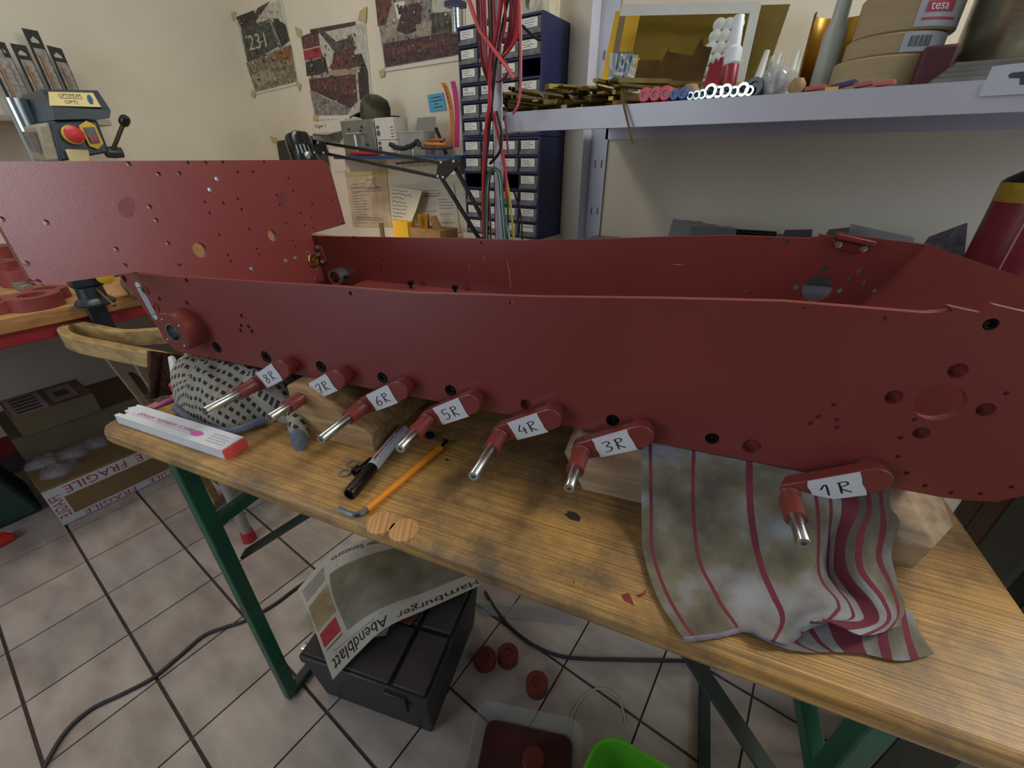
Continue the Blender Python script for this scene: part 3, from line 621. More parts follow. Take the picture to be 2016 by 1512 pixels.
# striped tea towel hanging out from under the hull
def towel_mat():
    m = bpy.data.materials.new('striped_linen'); m.use_nodes = True; N = m.node_tree.nodes; L = m.node_tree.links; b = N['Principled BSDF']; b.inputs['Roughness'].default_value = .95
    uv = N.new('ShaderNodeUVMap'); uv.uv_map = 'map'; sp = N.new('ShaderNodeSeparateXYZ'); L.new(uv.outputs[0], sp.inputs[0])
    cr = N.new('ShaderNodeValToRGB'); cr.color_ramp.interpolation = 'CONSTANT'; el = cr.color_ramp.elements
    el[0].position = 0; el[0].color = (0, 0, 0, 1); el[1].position = .045; el[1].color = (1, 1, 1, 1)
    for p, v in ((.061, 0), (.235, 1), (.252, 0), (.425, 1), (.444, 0), (.612, 1), (.626, 0), (.672, 1), (.69, 0), (.73, 1), (.805, 0), (.845, 1), (.872, 0), (.918, 1), (.945, 0)):
        e = el.new(p); e.color = (v, v, v, 1)
    L.new(sp.outputs[0], cr.inputs[0])
    tc = N.new('ShaderNodeTexCoord'); nz = N.new('ShaderNodeTexNoise'); nz.inputs['Scale'].default_value = 17; nz.inputs['Detail'].default_value = 6; L.new(tc.outputs['Object'], nz.inputs['Vector'])
    c2 = N.new('ShaderNodeValToRGB'); e = c2.color_ramp.elements; e[0].position = .32; e[0].color = (*lin('4e4a42'), 1); e[1].position = .68; e[1].color = (*lin('8f969e'), 1)
    q = e.new(.46); q.color = (*lin('6b6656'), 1); q = e.new(.55); q.color = (*lin('7f7e80'), 1); L.new(nz.outputs[0], c2.inputs[0])
    mx = N.new('ShaderNodeMix'); mx.data_type = 'RGBA'; L.new(cr.outputs[0], mx.inputs[0]); L.new(c2.outputs[0], mx.inputs[6]); mx.inputs[7].default_value = (*lin('6a2a3a'), 1); L.new(mx.outputs[2], b.inputs['Base Color'])
    n2 = N.new('ShaderNodeTexNoise'); n2.inputs['Scale'].default_value = 700; L.new(tc.outputs['Object'], n2.inputs['Vector']); bp = N.new('ShaderNodeBump'); bp.inputs['Strength'].default_value = .35; bp.inputs['Distance'].default_value = .001; L.new(n2.outputs[0], bp.inputs['Height']); L.new(bp.outputs[0], b.inputs['Normal'])
    return m
m_towel = towel_mat()
rows = [[(1262, 868, .0805), (1320, 879, .0805), (1385, 892, .0805), (1470, 908, .0805), (1570, 928, .0805), (1640, 941, .0805), (1700, 953, .0805), (1752, 964, .0805)],
        [(1263, 925, .067), (1321, 938, .066), (1383, 952, .066), (1470, 970, .066), (1580, 990, .066), (1648, 1000, .066), (1708, 1003, .066), (1752, 998, .07)],
        [(1263, 1000, .028), (1324, 1018, .026), (1386, 1032, .03), (1478, 1050, .034), (1585, 1062, .042), (1640, 1060, .034), (1690, 1058, .05), (1768, 1030, .05)],
        [(1265, 1080, .007), (1328, 1096, .006), (1398, 1108, .010), (1495, 1120, .014), (1590, 1132, .02), (1640, 1130, .008), (1690, 1120, .028), (1752, 1085, .03)],
        [(1285, 1155, .004), (1355, 1162, .004), (1428, 1168, .008), (1520, 1178, .010), (1625, 1185, .018), (1680, 1190, .008), (1735, 1180, .02), (1762, 1140, .012)],
        [(1318, 1218, .004), (1385, 1218, .003), (1455, 1215, .006), (1538, 1225, .012), (1610, 1210, .03), (1690, 1222, .022), (1745, 1225, .02), (1778, 1190, .010)],
        [(1346, 1259, .004), (1410, 1252, .003), (1470, 1240, .007), (1520, 1262, .012), (1565, 1262, .012), (1610, 1222, .034), (1700, 1250, .026), (1772, 1232, .010)]]
TG = [[ZP(x, y, TZ+h) for x, y, h in r] for r in rows]
def bic(G, u, v):
    R_, C_ = len(G)-1, len(G[0])-1
    def cat(a, b, c, d, t): return .5*((2*b)+(c-a)*t+(2*a-5*b+4*c-d)*t*t+(3*b-a-3*c+d)*t**3)
    x = min(u*C_, C_-1e-6); i = int(x); fx = x-i; y = min(v*R_, R_-1e-6); j = int(y); fy = y-j
    def row(jj): r = G[min(max(jj, 0), R_)]; return cat(r[max(i-1, 0)], r[i], r[i+1], r[min(i+2, C_)], fx)
    return cat(row(j-1), row(j), row(j+1), row(j+2), fy)
def towf(u, v):
    p = bic(TG, u, v); p = p+V((0, 0, .0022*mnoise.noise(V((p.x*45, p.y*45, 3)))*min(1, v*3)))
    p.z = max(p.z, TZ+.0022); return p
towel = thing('tea_towel', TG[3][3]-V((0, 0, TG[3][3].z-TZ)), 'stained linen tea towel with dark red stripes hanging from under the hull', 'towel')
b = MB(); b.grid(lambda u, v: towf(u, v), 70, 50, .0012); b.build('towel_cloth', m_towel, towel, angle=80)
G2 = [[ZP(x, y, TZ+h) for x, y, h in r] for r in ([(1470, 1246, .004), (1530, 1250, .006), (1600, 1222, .014), (1690, 1226, .01), (1760, 1200, .012), (1795, 1205, .006)],
      [(1515, 1266, .004), (1560, 1270, .006), (1620, 1260, .008), (1690, 1262, .006), (1765, 1255, .01), (1812, 1250, .006)], [(1558, 1281, .003), (1600, 1284, .003), (1645, 1283, .003), (1700, 1288, .003), (1775, 1301, .003), (1838, 1288, .004)])]
def tow2(u, v): p = bic(G2, u, v); p.z = max(p.z, TZ+.0018); return p
b = MB(); b.grid(tow2, 40, 14, .001)
for k in list(b.uv): b.uv[k] = (.5+b.uv[k][0]*.5, b.uv[k][1])
b.build('folded_layer', m_towel, towel, angle=80)
b = MB(); b.tube([towf(k/30*.42, .998) for k in range(31)], .0022, 6); b.build('hem', mat('towel_hem', '77727f', .95, var=.2, scale=150), towel)
# ------------------------------------------------------------------ under and left of the table
# tool box
tb0 = V((-.668, .168, 0)); tu = V((.953, .303, 0)).normalized(); tv = V((-tu.y, tu.x, 0)); TBL, TBD, TBH = .30, .285, .185
m_tb = mat('dark_grey_plastic', '23262a', .45, var=.1, scale=30)
m_tbl = mat('dusty_lid_plastic', '3a3436', .55, var=.2, scale=14)
tbx = thing('tool_box', tb0+tu*TBL/2+tv*TBD/2, 'dark grey plastic tool box on the floor under the newspaper', 'tool box')
def tq(a, b, z): return tb0+tu*a+tv*b+V((0, 0, z))
b = MB(); b.add([tq(.012, .012, .001), tq(TBL-.012, .012, .001), tq(TBL-.012, TBD-.012, .001), tq(.012, TBD-.012, .001), tq(0, 0, TBH-.035), tq(TBL, 0, TBH-.035), tq(TBL, TBD, TBH-.035), tq(0, TBD, TBH-.035)], [(0, 3, 2, 1), (4, 5, 6, 7), (0, 1, 5, 4), (1, 2, 6, 5), (2, 3, 7, 6), (3, 0, 4, 7)])
b.build('body', m_tb, tbx, bev=.004)
b = MB(); b.obox(tq(-.004, -.004, TBH-.033), tu*(TBL+.008), tv*(TBD+.008), V((0, 0, .025))); lid = b.build('lid', m_tb, tbx, bev=.004)
for (a0, a1, b0, b1) in ((.0, .215, .0, .12), (.0, .215, .126, .285), (.222, .296, .0, .12), (.222, .296, .126, .285)):
    b = MB(); b.obox(tq(a0+.002, b0+.002, TBH-.008), tu*(a1-a0-.004), tv*(b1-b0-.004), V((0, 0, .008))); b.build('lid_panel', m_tbl, lid, bev=.002)
b = MB(); b.obox(tq(.205, -.010, TBH-.075), tu*.05, tv*.008, V((0, 0, .055))); b.build('latch', m_tb, tbx, bev=.002)
b = MB(); b.cyl(tq(-.012, .02, TBH-.02), tq(.0, .02, TBH-.02), .009, seg=16); b.build('hinge_pin', m_zinc, tbx)
# newspapers
m_news = mat('newsprint', 'b8b2a6', .9, var=.05, scale=20)
m_newsd = mat('news_black', '24242a', .9); m_newsr = mat('news_red', 'a83a3c', .9, var=.1); m_newsb = mat('news_photo', '6f6a58', .9, c2='8d8878', scale=22, ramp=(.3, .7)); m_newst = mat('news_tan_photo', '9a8a6a', .9, var=.2, scale=40); m_newsg = mat('news_grey_photo', '77706c', .9, c2='9a979c', scale=25)
NG = [[ZP(x, y, z) for x, y, z in r] for r in ([(655, 1338, .189), (705, 1285, .202), (762, 1235, .222), (850, 1195, .220), (950, 1150, .205)],
      [(632, 1275, .192), (680, 1225, .205), (745, 1185, .25), (830, 1155, .235), (920, 1120, .21)],
      [(610, 1215, .20), (655, 1160, .225), (720, 1125, .268), (790, 1100, .25), (880, 1075, .22)],
      [(586, 1160, .205), (650, 1092, .24), (705, 1066, .262), (765, 1055, .25), (850, 1030, .22)])]
npf2 = lambda u, v: bic(NG, u, v)
news = thing('newspaper', V((-.57, .32, .19)), 'front page newspaper spread over the grey tool box', 'newspaper')
b = MB(); b.grid(npf2, 40, 30, .0012); b.build('sheet', m_news, news, angle=80)
def nn_(u, v, k=.0007):
    p = npf2(u, v); e = .01; a = npf2(min(u+e, 1), v)-npf2(max(u-e, 0), v); c = npf2(u, min(v+e, 1))-npf2(u, max(v-e, 0)); n = a.cross(c).normalized()
    if n.z < 0: n = -n
    return p+n*k
def patch(mb, fn, u0, v0, u1, v1, nu=10, nv=8, mi=0):
    mb.add([fn(u0+(u1-u0)*i/nu, v0+(v1-v0)*j/nv) for i in range(nu+1) for j in range(nv+1)], [(i*(nv+1)+j, (i+1)*(nv+1)+j, (i+1)*(nv+1)+j+1, i*(nv+1)+j+1) for i in range(nu) for j in range(nv)], mi)
b = MB(); put_text(b, 'Hamburger', nn_, .985, .17, .57, .045, shear=.1); put_text(b, 'Abendblatt', nn_, .52, .17, .06, .045, shear=.1); b.build('masthead', m_newsd, news, smooth=False)
b = MB(); patch(b, nn_, .24, .26, 1, .80, 16, 12); b.build('front_photo', m_newsb, news)
b = MB(); patch(b, nn_, .04, .3, .20, .44, 5, 4); b.build('red_notice', m_newsr, news)
b = MB(); patch(b, nn_, .03, .48, .22, .74, 5, 5); b.build('side_photo', m_newst, news)
b = MB(); put_text(b, 'burger Senatorin', nn_, .75, .955, .26, .885); b.build('headline', m_newsd, news, smooth=False)
b = MB()
for k in range(6): stroke(b, [(.03, .8+k*.022), (.2, .8+k*.022)], nn_, .006)
stroke(b, [(.1, .215), (.5, .215), (1, .215)], nn_, .004); stroke(b, [(.05, .27), (.2, .27)], nn_, .008)
for k in range(3): stroke(b, [(.3, .83+k*.02), (.6, .83+k*.02)], nn_, .004)
b.build('text_lines', mat('news_grey', '5c5954', .9), news, smooth=False)
NG2 = [[ZP(x, y, z) for x, y, z in r] for r in ([(588, 1228, .189), (660, 1262, .1885), (760, 1250, .188)], [(612, 1195, .1885), (690, 1200, .1885), (780, 1200, .188)])]
b = MB(); b.grid(lambda u, v: bic(NG2, u, v), 10, 6, .0008); b.build('loose_page', m_news, None, 'loose newspaper page lying flat on the tool box lid', 'newspaper')
b = MB(); q0 = tq(.15, .12, TBH+.0012); b.prism([q0, q0+tu*.05, q0+tu*.055+tv*.025, q0+tu*.01+tv*.04], (0, 0, .006)); b.build('red_wallet', mat('red_leather', '7a3a30', .6), None, 'small reddish pouch on the tool box lid under the newspaper', 'pouch')

# spare red wheels on the floor
m_wheel = mat('red_oxide_wheel', '6a2624', .5, var=.06)
for x, y, lb in ((955, 1300, 'red wheel touching the tool box on the floor'), (1000, 1293, 'red wheel with a pale speck between two others on the floor'), (1057, 1350, 'red wheel standing apart by the clear tub')):
    p = ZP(x, y, .012); p.z = 0; b = MB(); b.lathe(p+V((0, 0, .0005)), (0, 0, 1), [(.0003, 0), (.025, 0), (.0265, .003), (.0265, .027), (.025, .030), (.012, .030), (.011, .027), (.0003, .027)], 26); b.build('wheel', m_wheel, None, lb, 'wheel', 'spare wheels on the floor')
# clear tub with painted sheet, cylinder
m_clear = mat('clear_plastic', 'b8bab8', .25, alpha=.28, spec=.6)
m_redpool = mat('red_brown_sheet', '4a2020', .5, var=.2, scale=20)
def tub(name, c, u, v, L1, L2, h, m, label, cat, t=.0022, rr=.03, flare=.9, lip=True):
    u = V(u).normalized(); v = V(v).normalized(); o = thing(name, c, label, cat)
    def ringpts(k, z, ins):
        return [V(c)+u*a+v*b_+V((0, 0, z)) for a, b_ in rrect(-L1/2*k+ins, L1/2*k-ins, -L2/2*k+ins, L2/2*k-ins, rr)]
    R_ = [ringpts(flare, .001, 0), ringpts(1, h, 0), ringpts(1, h, t), ringpts(flare, .004, t)]; n = len(R_[0]); vs = sum(R_, [])
    fs = [(k*n+i, k*n+(i+1) % n, (k+1)*n+(i+1) % n, (k+1)*n+i) for k in range(3) for i in range(n)]+[tuple(reversed(range(n))), tuple(range(3*n, 4*n))]
    b = MB(); b.add(vs, fs); b.build('shell', m, o)
    if lip:
        b = MB(); p = ringpts(1, h, -.001); b.tube(p+[p[0]], .0032, 6, cap=False); b.build('rim', m, o)
    return o
tubc = V((-.197, .333, 0))
tub('clear_tub', tubc, (.916, .401, 0), (-.401, .916, 0), .23, .165, .05, m_clear, 'shallow clear plastic tub on the floor under the table', 'tub', lip=False)
b = MB(); b.prism([tubc+V((a*.916-b_*.401, a*.401+b_*.916, .0045)) for a, b_ in rrect(-.095, .095, -.066, .066, .02)], (0, 0, .003)); b.build('painted_sheet', m_redpool, None, 'red brown painted sheet lying in the clear tub', 'sheet')
b = MB(); p = tubc+V((.015, .01, .008)); b.lathe(p, (0, 0, 1), [(.0003, 0), (.022, 0), (.023, .002), (.023, .026), (.021, .028), (.0003, .028)], 24); b.build('wheel_hub', m_wheel, None, 'red cylinder standing inside the clear tub', 'wheel')
m_lime = mat('green_tub_plastic', '55a428', .4, var=.05, scale=8)
tub('green_tub', V((.057, .279, 0)), (1, .1, 0), (-.055, -.99, 0), .27, .26, .205, m_lime, 'bright green plastic tub standing on the floor', 'tub', rr=.04, flare=.86)
m_milk = mat('frosted_plastic', 'a8ada6', .35, alpha=.55)
tub('frosted_tub', V((-.163, .168, 0)), (.98, .165, 0), (-.165, .98, 0), .13, .16, .17, m_milk, 'frosted plastic tub beside the green tub', 'tub', rr=.03, flare=.9)
# cables
m_cable = mat('black_cable', '2b2a30', .5)
def cable(name, pts, r, m, label, cat='cable'):
    b = MB(); b.tube(smooth_path(pts, 8), r, 8); return b.build(name, m, None, label, cat)
cable('mains_cable', [ZP(x, y, .0048) for x, y in ((60, 1560), (88, 1508), (130, 1440), (180, 1396), (240, 1367), (300, 1335), (355, 1290), (400, 1252), (440, 1236), (485, 1221), (540, 1190), (580, 1160), (625, 1130))], .0045, m_cable, 'grey mains cable snaking across the tiles past the green leg')
cable('loose_cable', [ZP(x, y, .004) for x, y in ((640, 1125), (655, 1100), (672, 1088), (700, 1082), (740, 1078))], .0032, m_cable, 'thin black cable curling beside the newspaper')
cable('black_lead', [ZP(x, y, .005) for x, y in ((955, 1165), (975, 1198), (1005, 1235), (1050, 1270), (1100, 1291), (1150, 1297), (1240, 1299), (1345, 1301), (1420, 1306))], .0045, m_cable, 'black cable running under the table beside the red wheels')
cable('white_string', [ZP(x, y, .003) for x, y in ((1120, 1450), (1128, 1405), (1150, 1370), (1175, 1356), (1200, 1360), (1222, 1385), (1232, 1425))], .0018, mat('string', 'b0a498', .8), 'pale string looped on the floor behind the green tub', 'string')
b = MB(); b.grid(lambda u, v: ZP(930+200*u+20*v, 1180+30*v+20*u, .004+.012*abs(mnoise.noise(V((u*4, v*4, 0))))), 12, 6, .0005); b.build('plastic_bag', mat('clear_film', 'aeb2b6', .2, alpha=.3), None, 'crumpled clear plastic bag on the floor behind the tool box', 'bag')

# ------------------------------------------------------------------ workbench along the left wall
BZ = .75
m_bench = wood('bench_beech', 'a5733f', 'cfa06a', 1.5708, 6, (1.2, 20, 8), .5, '6a5236', .3)
m_rail = mat('red_steel', 'b0303a', .4, var=.06)
bench = thing('workbench', V((-2.1, .3, 0)), 'wooden topped workbench with red steel frame along the wall', 'workbench')
MB().box(LW+.001, -.9, BZ-.04, -1.7, BW-.002, BZ).build('worktop', m_bench, bench, bev=.002)
MB().box(LW+.02, -.88, BZ-.085, -1.73, BW-.02, BZ-.0405).build('frame_rail', m_rail, bench, bev=.006)
for y in (-.8, 1.3):
    for x in (LW+.05, -1.79): MB().box(x, y, 0, x+.05, y+.05, BZ-.085).build('leg', m_rail, bench, bev=.003)
# red machined rings on the bench
m_ring = mat('red_machined_part', '8a3e3c', .5, var=.1)
def ringp(x, y, ro, ri, h, lb):
    p = ZP(x, y, BZ); b = MB(); b.ring(p+V((0, 0, .0005)), (0, 0, 1), ri, ro, h, 30); return b.build('machined_ring', m_ring, None, lb, 'machined part', 'red parts on the bench')
ringp(76, 604, .058, .03, .035, 'red painted ring lying flat at the front of the bench')
ringp(2, 612, .055, .02, .03, 'red painted disc at the cut end of the bench')
ringp(98, 588, .05, .028, .03, 'red painted ring behind the front ring on the bench')
for i, (x, y, r) in enumerate(((48, 560, .05), (16, 556, .05), (6, 535, .06))):
    p = ZP(x, y, BZ); b = MB(); b.ring(p+V((0, 0, .0005+.0)), (0, 0, 1), r*.45, r, .05+.02*i, 28); b.build('machined_drum', m_ring, None, ('small red rim beside the steel parts on the bench', 'mid sized red rim on the bench under the rear plate', 'tall red rim on the bench by the wall')[i], 'machined part', 'red parts on the bench')
for i in range(4):
    p = ZP(14+12*i, 556+5*i, BZ); b = MB(); b.cbox(p+V((0, 0, .001)), V((.05, .012, 0)), V((-.006, .025, 0)), V((0, 0, .018))); b.build('steel_offcut', mat('grey_steel', '8e8f8e', .4, metal=.6), None, ('steel offcut against the wall side of the bench parts', 'steel offcut touching a red drum on the bench', 'steel offcut lying between red drums on the bench', 'steel offcut nearest the flat red ring')[i], 'metal piece', 'steel offcuts on the bench', bev=.002)
# screw clamp on the bench edge
m_dblue = mat('blue_black_enamel', '22313c', .35)
cl = thing('bench_vice', ZP(190, 600, BZ), 'dark blue clamp-on vice with yellow knob at the bench edge', 'vice')
c0 = ZP(190, 598, BZ)
b = MB(); b.lathe(c0+V((0, 0, .0005)), (0, 0, 1), [(.0003, 0), (.044, 0), (.046, .006), (.04, .014), (.032, .02), (.03, .05), (.0003, .05)], 26); b.build('swivel_base', m_dblue, cl)
b = MB(); b.cbox(c0+V((-.005, .0, .05)), V((.05, 0, 0)), V((0, .07, 0)), V((0, 0, .035))); b.cbox(c0+V((-.03, .03, .05)), V((.03, 0, 0)), V((0, .05, 0)), V((0, 0, .06))); b.build('jaw_body', m_dblue, cl, bev=.006)
b = MB(); b.obox(V((-1.705, c0.y-.022, .60)), V((.024, 0, 0)), V((0, .044, 0)), V((0, 0, .16))); b.build('clamp_bracket', m_dblue, cl, bev=.004)
b = MB(); p = c0+V((.03, .035, .075)); b.lathe(p, (1, .2, .1), [(.0003, 0), (.018, 0), (.02, .004), (.02, .012), (.014, .016), (.0003, .016)], 20); b.build('yellow_knob', mat('yellow_plastic', 'd8b428', .4), cl)
b = MB(); q0, q1 = c0+V((.03, .01, .045)), ZP(224, 600, BZ+.012); b.tube([q0, q1], .0035, 8); b.ball(q1, .006, 10); b.build('tommy_bar', mat('bronzed_bar', '8a6a48', .35, metal=.8), cl)
b = MB(); pts = [ZP(x, y, BZ+.002) for x, y in ((240, 565), (262, 590), (282, 588), (300, 565), (280, 545), (255, 548))]; b.prism(pts, (0, 0, .02)); b.build('tool_pouch', mat('dark_tan_leather', '5c4a36', .7, var=.2), None, 'brown crumpled leather pouch on the bench behind the hull', 'pouch', bev=.004)

# ------------------------------------------------------------------ wooden armchair and dark cloth
m_chair = wood('bent_birch', '9a7d4c', 'c2a572', 0, 5, (2, 9, 9), .5, '6e5a3a', .3)
chair = thing('armchair', V((-1.5, .45, 0)), 'bentwood armchair with looped armrest between bench and table', 'chair')
zc = .69
path = smooth_path([ZP(x, y, zc) for x, y in ((340, 650), (300, 653), (240, 656), (190, 647), (155, 640), (134, 643), (126, 652), (134, 662), (160, 671), (205, 680), (255, 690), (300, 698), (340, 707))], 5)
b = MB(); vs = []; n = len(path)
for i, p in enumerate(path):
    t = (path[min(i+1, n-1)]-path[max(i-1, 0)]).normalized(); s_ = t.cross(V((0, 0, 1))).normalized()
    vs += [p-s_*.012+V((0, 0, .008)), p+s_*.012+V((0, 0, .008)), p+s_*.012-V((0, 0, .034)), p-s_*.012-V((0, 0, .034))]
b.add(vs, [(4*i+k, 4*i+(k+1) % 4, 4*i+4+(k+1) % 4, 4*i+4+k) for i in range(n-1) for k in range(4)]+[(3, 2, 1, 0), (4*n-4, 4*n-3, 4*n-2, 4*n-1)])
b.build('armrest', m_chair, chair, bev=.005)
for a0, a1 in (((205, 690), (300, 812)), ((262, 697), (318, 795))):
    p = ZP(*a0, zc-.02); q = ZP(*a1, .42); bar(p, q, .034, .02, V((0, 1, 0))).build('arm_support', mat('pale_weathered_wood', '8d8474', .6, var=.15), chair, bev=.003)
    bar(q, V((q.x+.03, q.y+.02, 0)), .034, .024, V((0, 1, 0))).build('leg', m_chair, chair, bev=.003)
b = MB(); q = ZP(310, 800, .42); b.prism([V((q.x-.02, q.y-.04, .40)), V((q.x+.2, q.y-.02, .40)), V((q.x+.2, q.y+.36, .40)), V((q.x-.02, q.y+.36, .40))], (0, 0, .03)); b.build('seat', m_chair, chair, bev=.006)
for x_, y_ in ((q.x+.18, q.y+.33), (q.x, q.y+.33)): MB().box(x_-.015, y_-.015, 0, x_+.015, y_+.015, .4).build('leg', m_chair, chair, bev=.003)
m_brown = mat('brown_striped_cloth', '3a2a24', .9, c2='6b4a36', scale=60, stretch=(5, 5, .4), bump=.3, ramp=(.4, .6))
def dark(u, v):
    x = 292+u*135; yt = 690+u*18; yb = 785-u*10
    p = PL(x+8*math.sin(u*18)*v*.6, yt+(yb-yt)*v, TL*(-.875+.012*math.sin(u*26+v*2)*(.3+v)), TL); return p
b = MB(); b.grid(dark, 50, 16, .003); b.build('brown_cloth', m_brown, None, 'dark brown striped cloth draped over the chair arm', 'cloth', angle=80)
# leg with red foot seen under the table
b = MB(); p = ZP(492, 1062, 0); b.cyl(p+V((0, 0, .03)), p+V((-.10, .02, .42)), .016, seg=14); st = thing('trestle_stand', p, 'grey tubular trestle with red rubber foot behind the table', 'trestle'); b.build('leg', mat('grey_tube', '8f8c86', .4), st)
b = MB(); b.cyl(p+V((0, 0, .0005)), p+V((0, 0, .04)), .022, .019, seg=14); b.build('rubber_foot', mat('red_rubber', 'b02836', .5), st)

# ------------------------------------------------------------------ cartons under the bench
m_card = mat('cardboard', '7e6844', .85, var=.08, scale=12, bump=.1, bscale=120)
m_cardd = mat('grey_cardboard', '6f6650', .85, var=.08, scale=12)
m_ptape = mat('white_parcel_tape', 'c2c6cc', .45, var=.04); m_fr = mat('fragile_red', 'a02836', .5)
bx = thing('parcel_box', V((-1.99, .21, 0)), 'cardboard parcel box sealed with white FRAGILE tape under the bench', 'box')
FX, FY0, FY1, FZ = -1.87, -.014, .44, .157
MB().box(FX-.232, FY0, .001, FX, FY1, FZ).build('carton', m_card, bx, bev=.002)
ff = lambda y, z: V((FX+.0006, FY0+y, z))
b = MB()
b.box(FX, FY0, .105, FX+.0005, FY1, .150); b.build('parcel_tape', m_ptape, bx, smooth=False)
MB().box(FX, FY0, .003, FX+.0005, FY1, .03).build('parcel_tape', m_ptape, bx, smooth=False)
MB().box(FX, FY0, .03, FX+.0005, FY0+.04, .105).build('parcel_tape', m_ptape, bx, smooth=False)
for t0 in (.05, .25):
    b = MB(); put_text(b, 'FRAGILE', lambda u, v: ff(u, v), t0+.17, .142, t0, .113); b.build('red_lettering', m_fr, bx, smooth=False)
b = MB()
put_text(b, 'FRAGILE', lambda u, v: V((FX+.0007, FY0+.004+v*.03, .03+u*.09)), 1, 1, 0, 0)
b.build('red_lettering', m_fr, bx, smooth=False)
for t0 in (.06, .25):
    b = MB(); put_text(b, 'FRAGILE', lambda u, v: ff(u, v), t0+.15, .024, t0, .006); b.build('red_lettering', m_fr, bx, smooth=False)
b = MB(); b.box(-2.42, 0, .001, FX-.24, .44, .256); b.build('storage_carton', m_cardd, None, 'plain grey carton behind the parcel box under the bench', 'box', bev=.002)
sb = thing('shoe_box', V((-2.2, .14, .256)), 'small closed cardboard box with two grey labels under the bench', 'box')
MB().box(-2.31, .03, .2565, -2.1, .247, .335).build('carton', m_cardd, sb, bev=.003)
m_lbl = mat('grey_label', '9a9a92', .7, var=.1); m_lblw = mat('pale_label', 'b4b4ac', .7)
MB().box(-2.295, .036, .335, -2.105, .128, .3358).build('paper_label', m_lblw, sb, smooth=False)
MB().box(-2.285, .145, .335, -2.13, .215, .3358).build('paper_label', m_lbl, sb, smooth=False)
for k in range(5): MB().box(-2.28+.035*k, .05, .3358, -2.262+.035*k, .115, .3361).build('label_print', m_gray, sb, smooth=False)
MB().box(-2.23, .16, .3358, -2.17, .20, .3361).build('label_print', m_gray, sb, smooth=False)
# bags of small parts on the parcel box
m_bag = mat('clear_bag', 'b0b0b4', .18, alpha=.35, spec=.7); m_bits = mat('small_parts', '6a5a4e', .6, c2='a8a8a4', scale=220)
for k, (x, y, lb) in enumerate(((85, 905, 'clear bag of dark fittings at the cut edge of the parcel box'), (150, 890, 'clear bag of pale wood dowels on the parcel box'), (195, 870, 'clear bag of grey metal parts beside the table corner'), (120, 925, 'clear bag of mixed screws nearest the tape on the parcel box'))):
    c_ = ZP(x, y, FZ); c_.x = min(max(c_.x, FX-.20), FX-.05); ol = closed([c_+V((.05*math.cos(a)*(1+.2*math.sin(3*a+k)), .055*math.sin(a), 0)) for a in [i*.6 for i in range(10)]], 3)
    t = thing('parts_bag', V((c_.x, c_.y, FZ)), lb, 'bag', 'bags of small parts')
    heap(ol, .022, .5, 6, base=FZ+.0006, seed=k).build('film', m_bag, t)
    heap([c_.lerp(V((p.x, p.y, c_.z)), .75) for p in ol], .014, .6, 5, base=FZ+.0007, seed=k+9).build('contents', m_bits, t)
for k, (x, y) in enumerate(((40, 868), (150, 835), (215, 812))):
    c_ = ZP(x, y, .257); c_.x = min(c_.x, -1.0); 
b = MB(); b.tube([ZP(112, 900, FZ+.012), ZP(120, 890, FZ+.03)], .003, 6)
for k in range(3): b.tube([ZP(110+k*3, 905, FZ+.028), ZP(104+k*3, 880, FZ+.03)], .003, 6)
del b
# parcel of silver foil bags behind
b = MB(); b.grid(lambda u, v: V((FX-.05-.16*v, .30+.13*u, FZ+.006+.02*abs(mnoise.noise(V((u*5, v*5, 9)))))), 14, 10, .001); b.build('foil_bag', mat('silver_film', '8c949a', .2, metal=.5, var=.2), None, 'silvery plastic bag at the far end of the parcel box', 'bag', angle=80)
# green canister and red tool at the frame edge
gc = thing('green_canister', V((-2.16, -.2, 0)), 'dark green plastic canister with pale label beside the parcel box', 'canister')
b = MB(); b.add([V(p) for p in ((-2.28, -.39, .001), (-2.03, -.39, .001), (-2.03, -.03, .001), (-2.28, -.03, .001), (-2.28, -.39, .22), (-2.05, -.39, .22), (-2.05, -.08, .22), (-2.28, -.08, .22), (-2.24, -.33, .29), (-2.12, -.33, .29), (-2.12, -.13, .29), (-2.24, -.13, .29))], [(0, 3, 2, 1), (0, 1, 5, 4), (1, 2, 6, 5), (2, 3, 7, 6), (3, 0, 4, 7), (4, 5, 9, 8), (5, 6, 10, 9), (6, 7, 11, 10), (7, 4, 8, 11), (8, 9, 10, 11)])
b.build('body', mat('dark_green_plastic', '1f4038', .45, var=.1), gc, bev=.012)
b = MB(); b.prism([V((-2.034, -.29, .07)), V((-2.034, -.15, .07)), V((-2.041, -.15, .15)), V((-2.041, -.29, .15))], V((.002, 0, 0))); b.build('label', mat('grey_green_label', '8a9a92', .7, var=.2, scale=60), gc, smooth=False)
b = MB(); b.lathe(V((-2.18, -.23, .29)), (0, 0, 1), [(.03, 0), (.03, .02), (.0003, .02)], 18); b.build('cap', mat('dark_green_plastic'), gc)
b = MB(); p = ZP(8, 1075, 0); b.cbox(p+V((-.02, -.02, .001)), V((.05, .02, 0)), V((-.02, .09, 0)), V((0, 0, .022))); b.build('red_tool', mat('bright_red_plastic', 'd03028', .4), None, 'bright red plastic tool on the tiles by the green canister', 'tool', bev=.006)
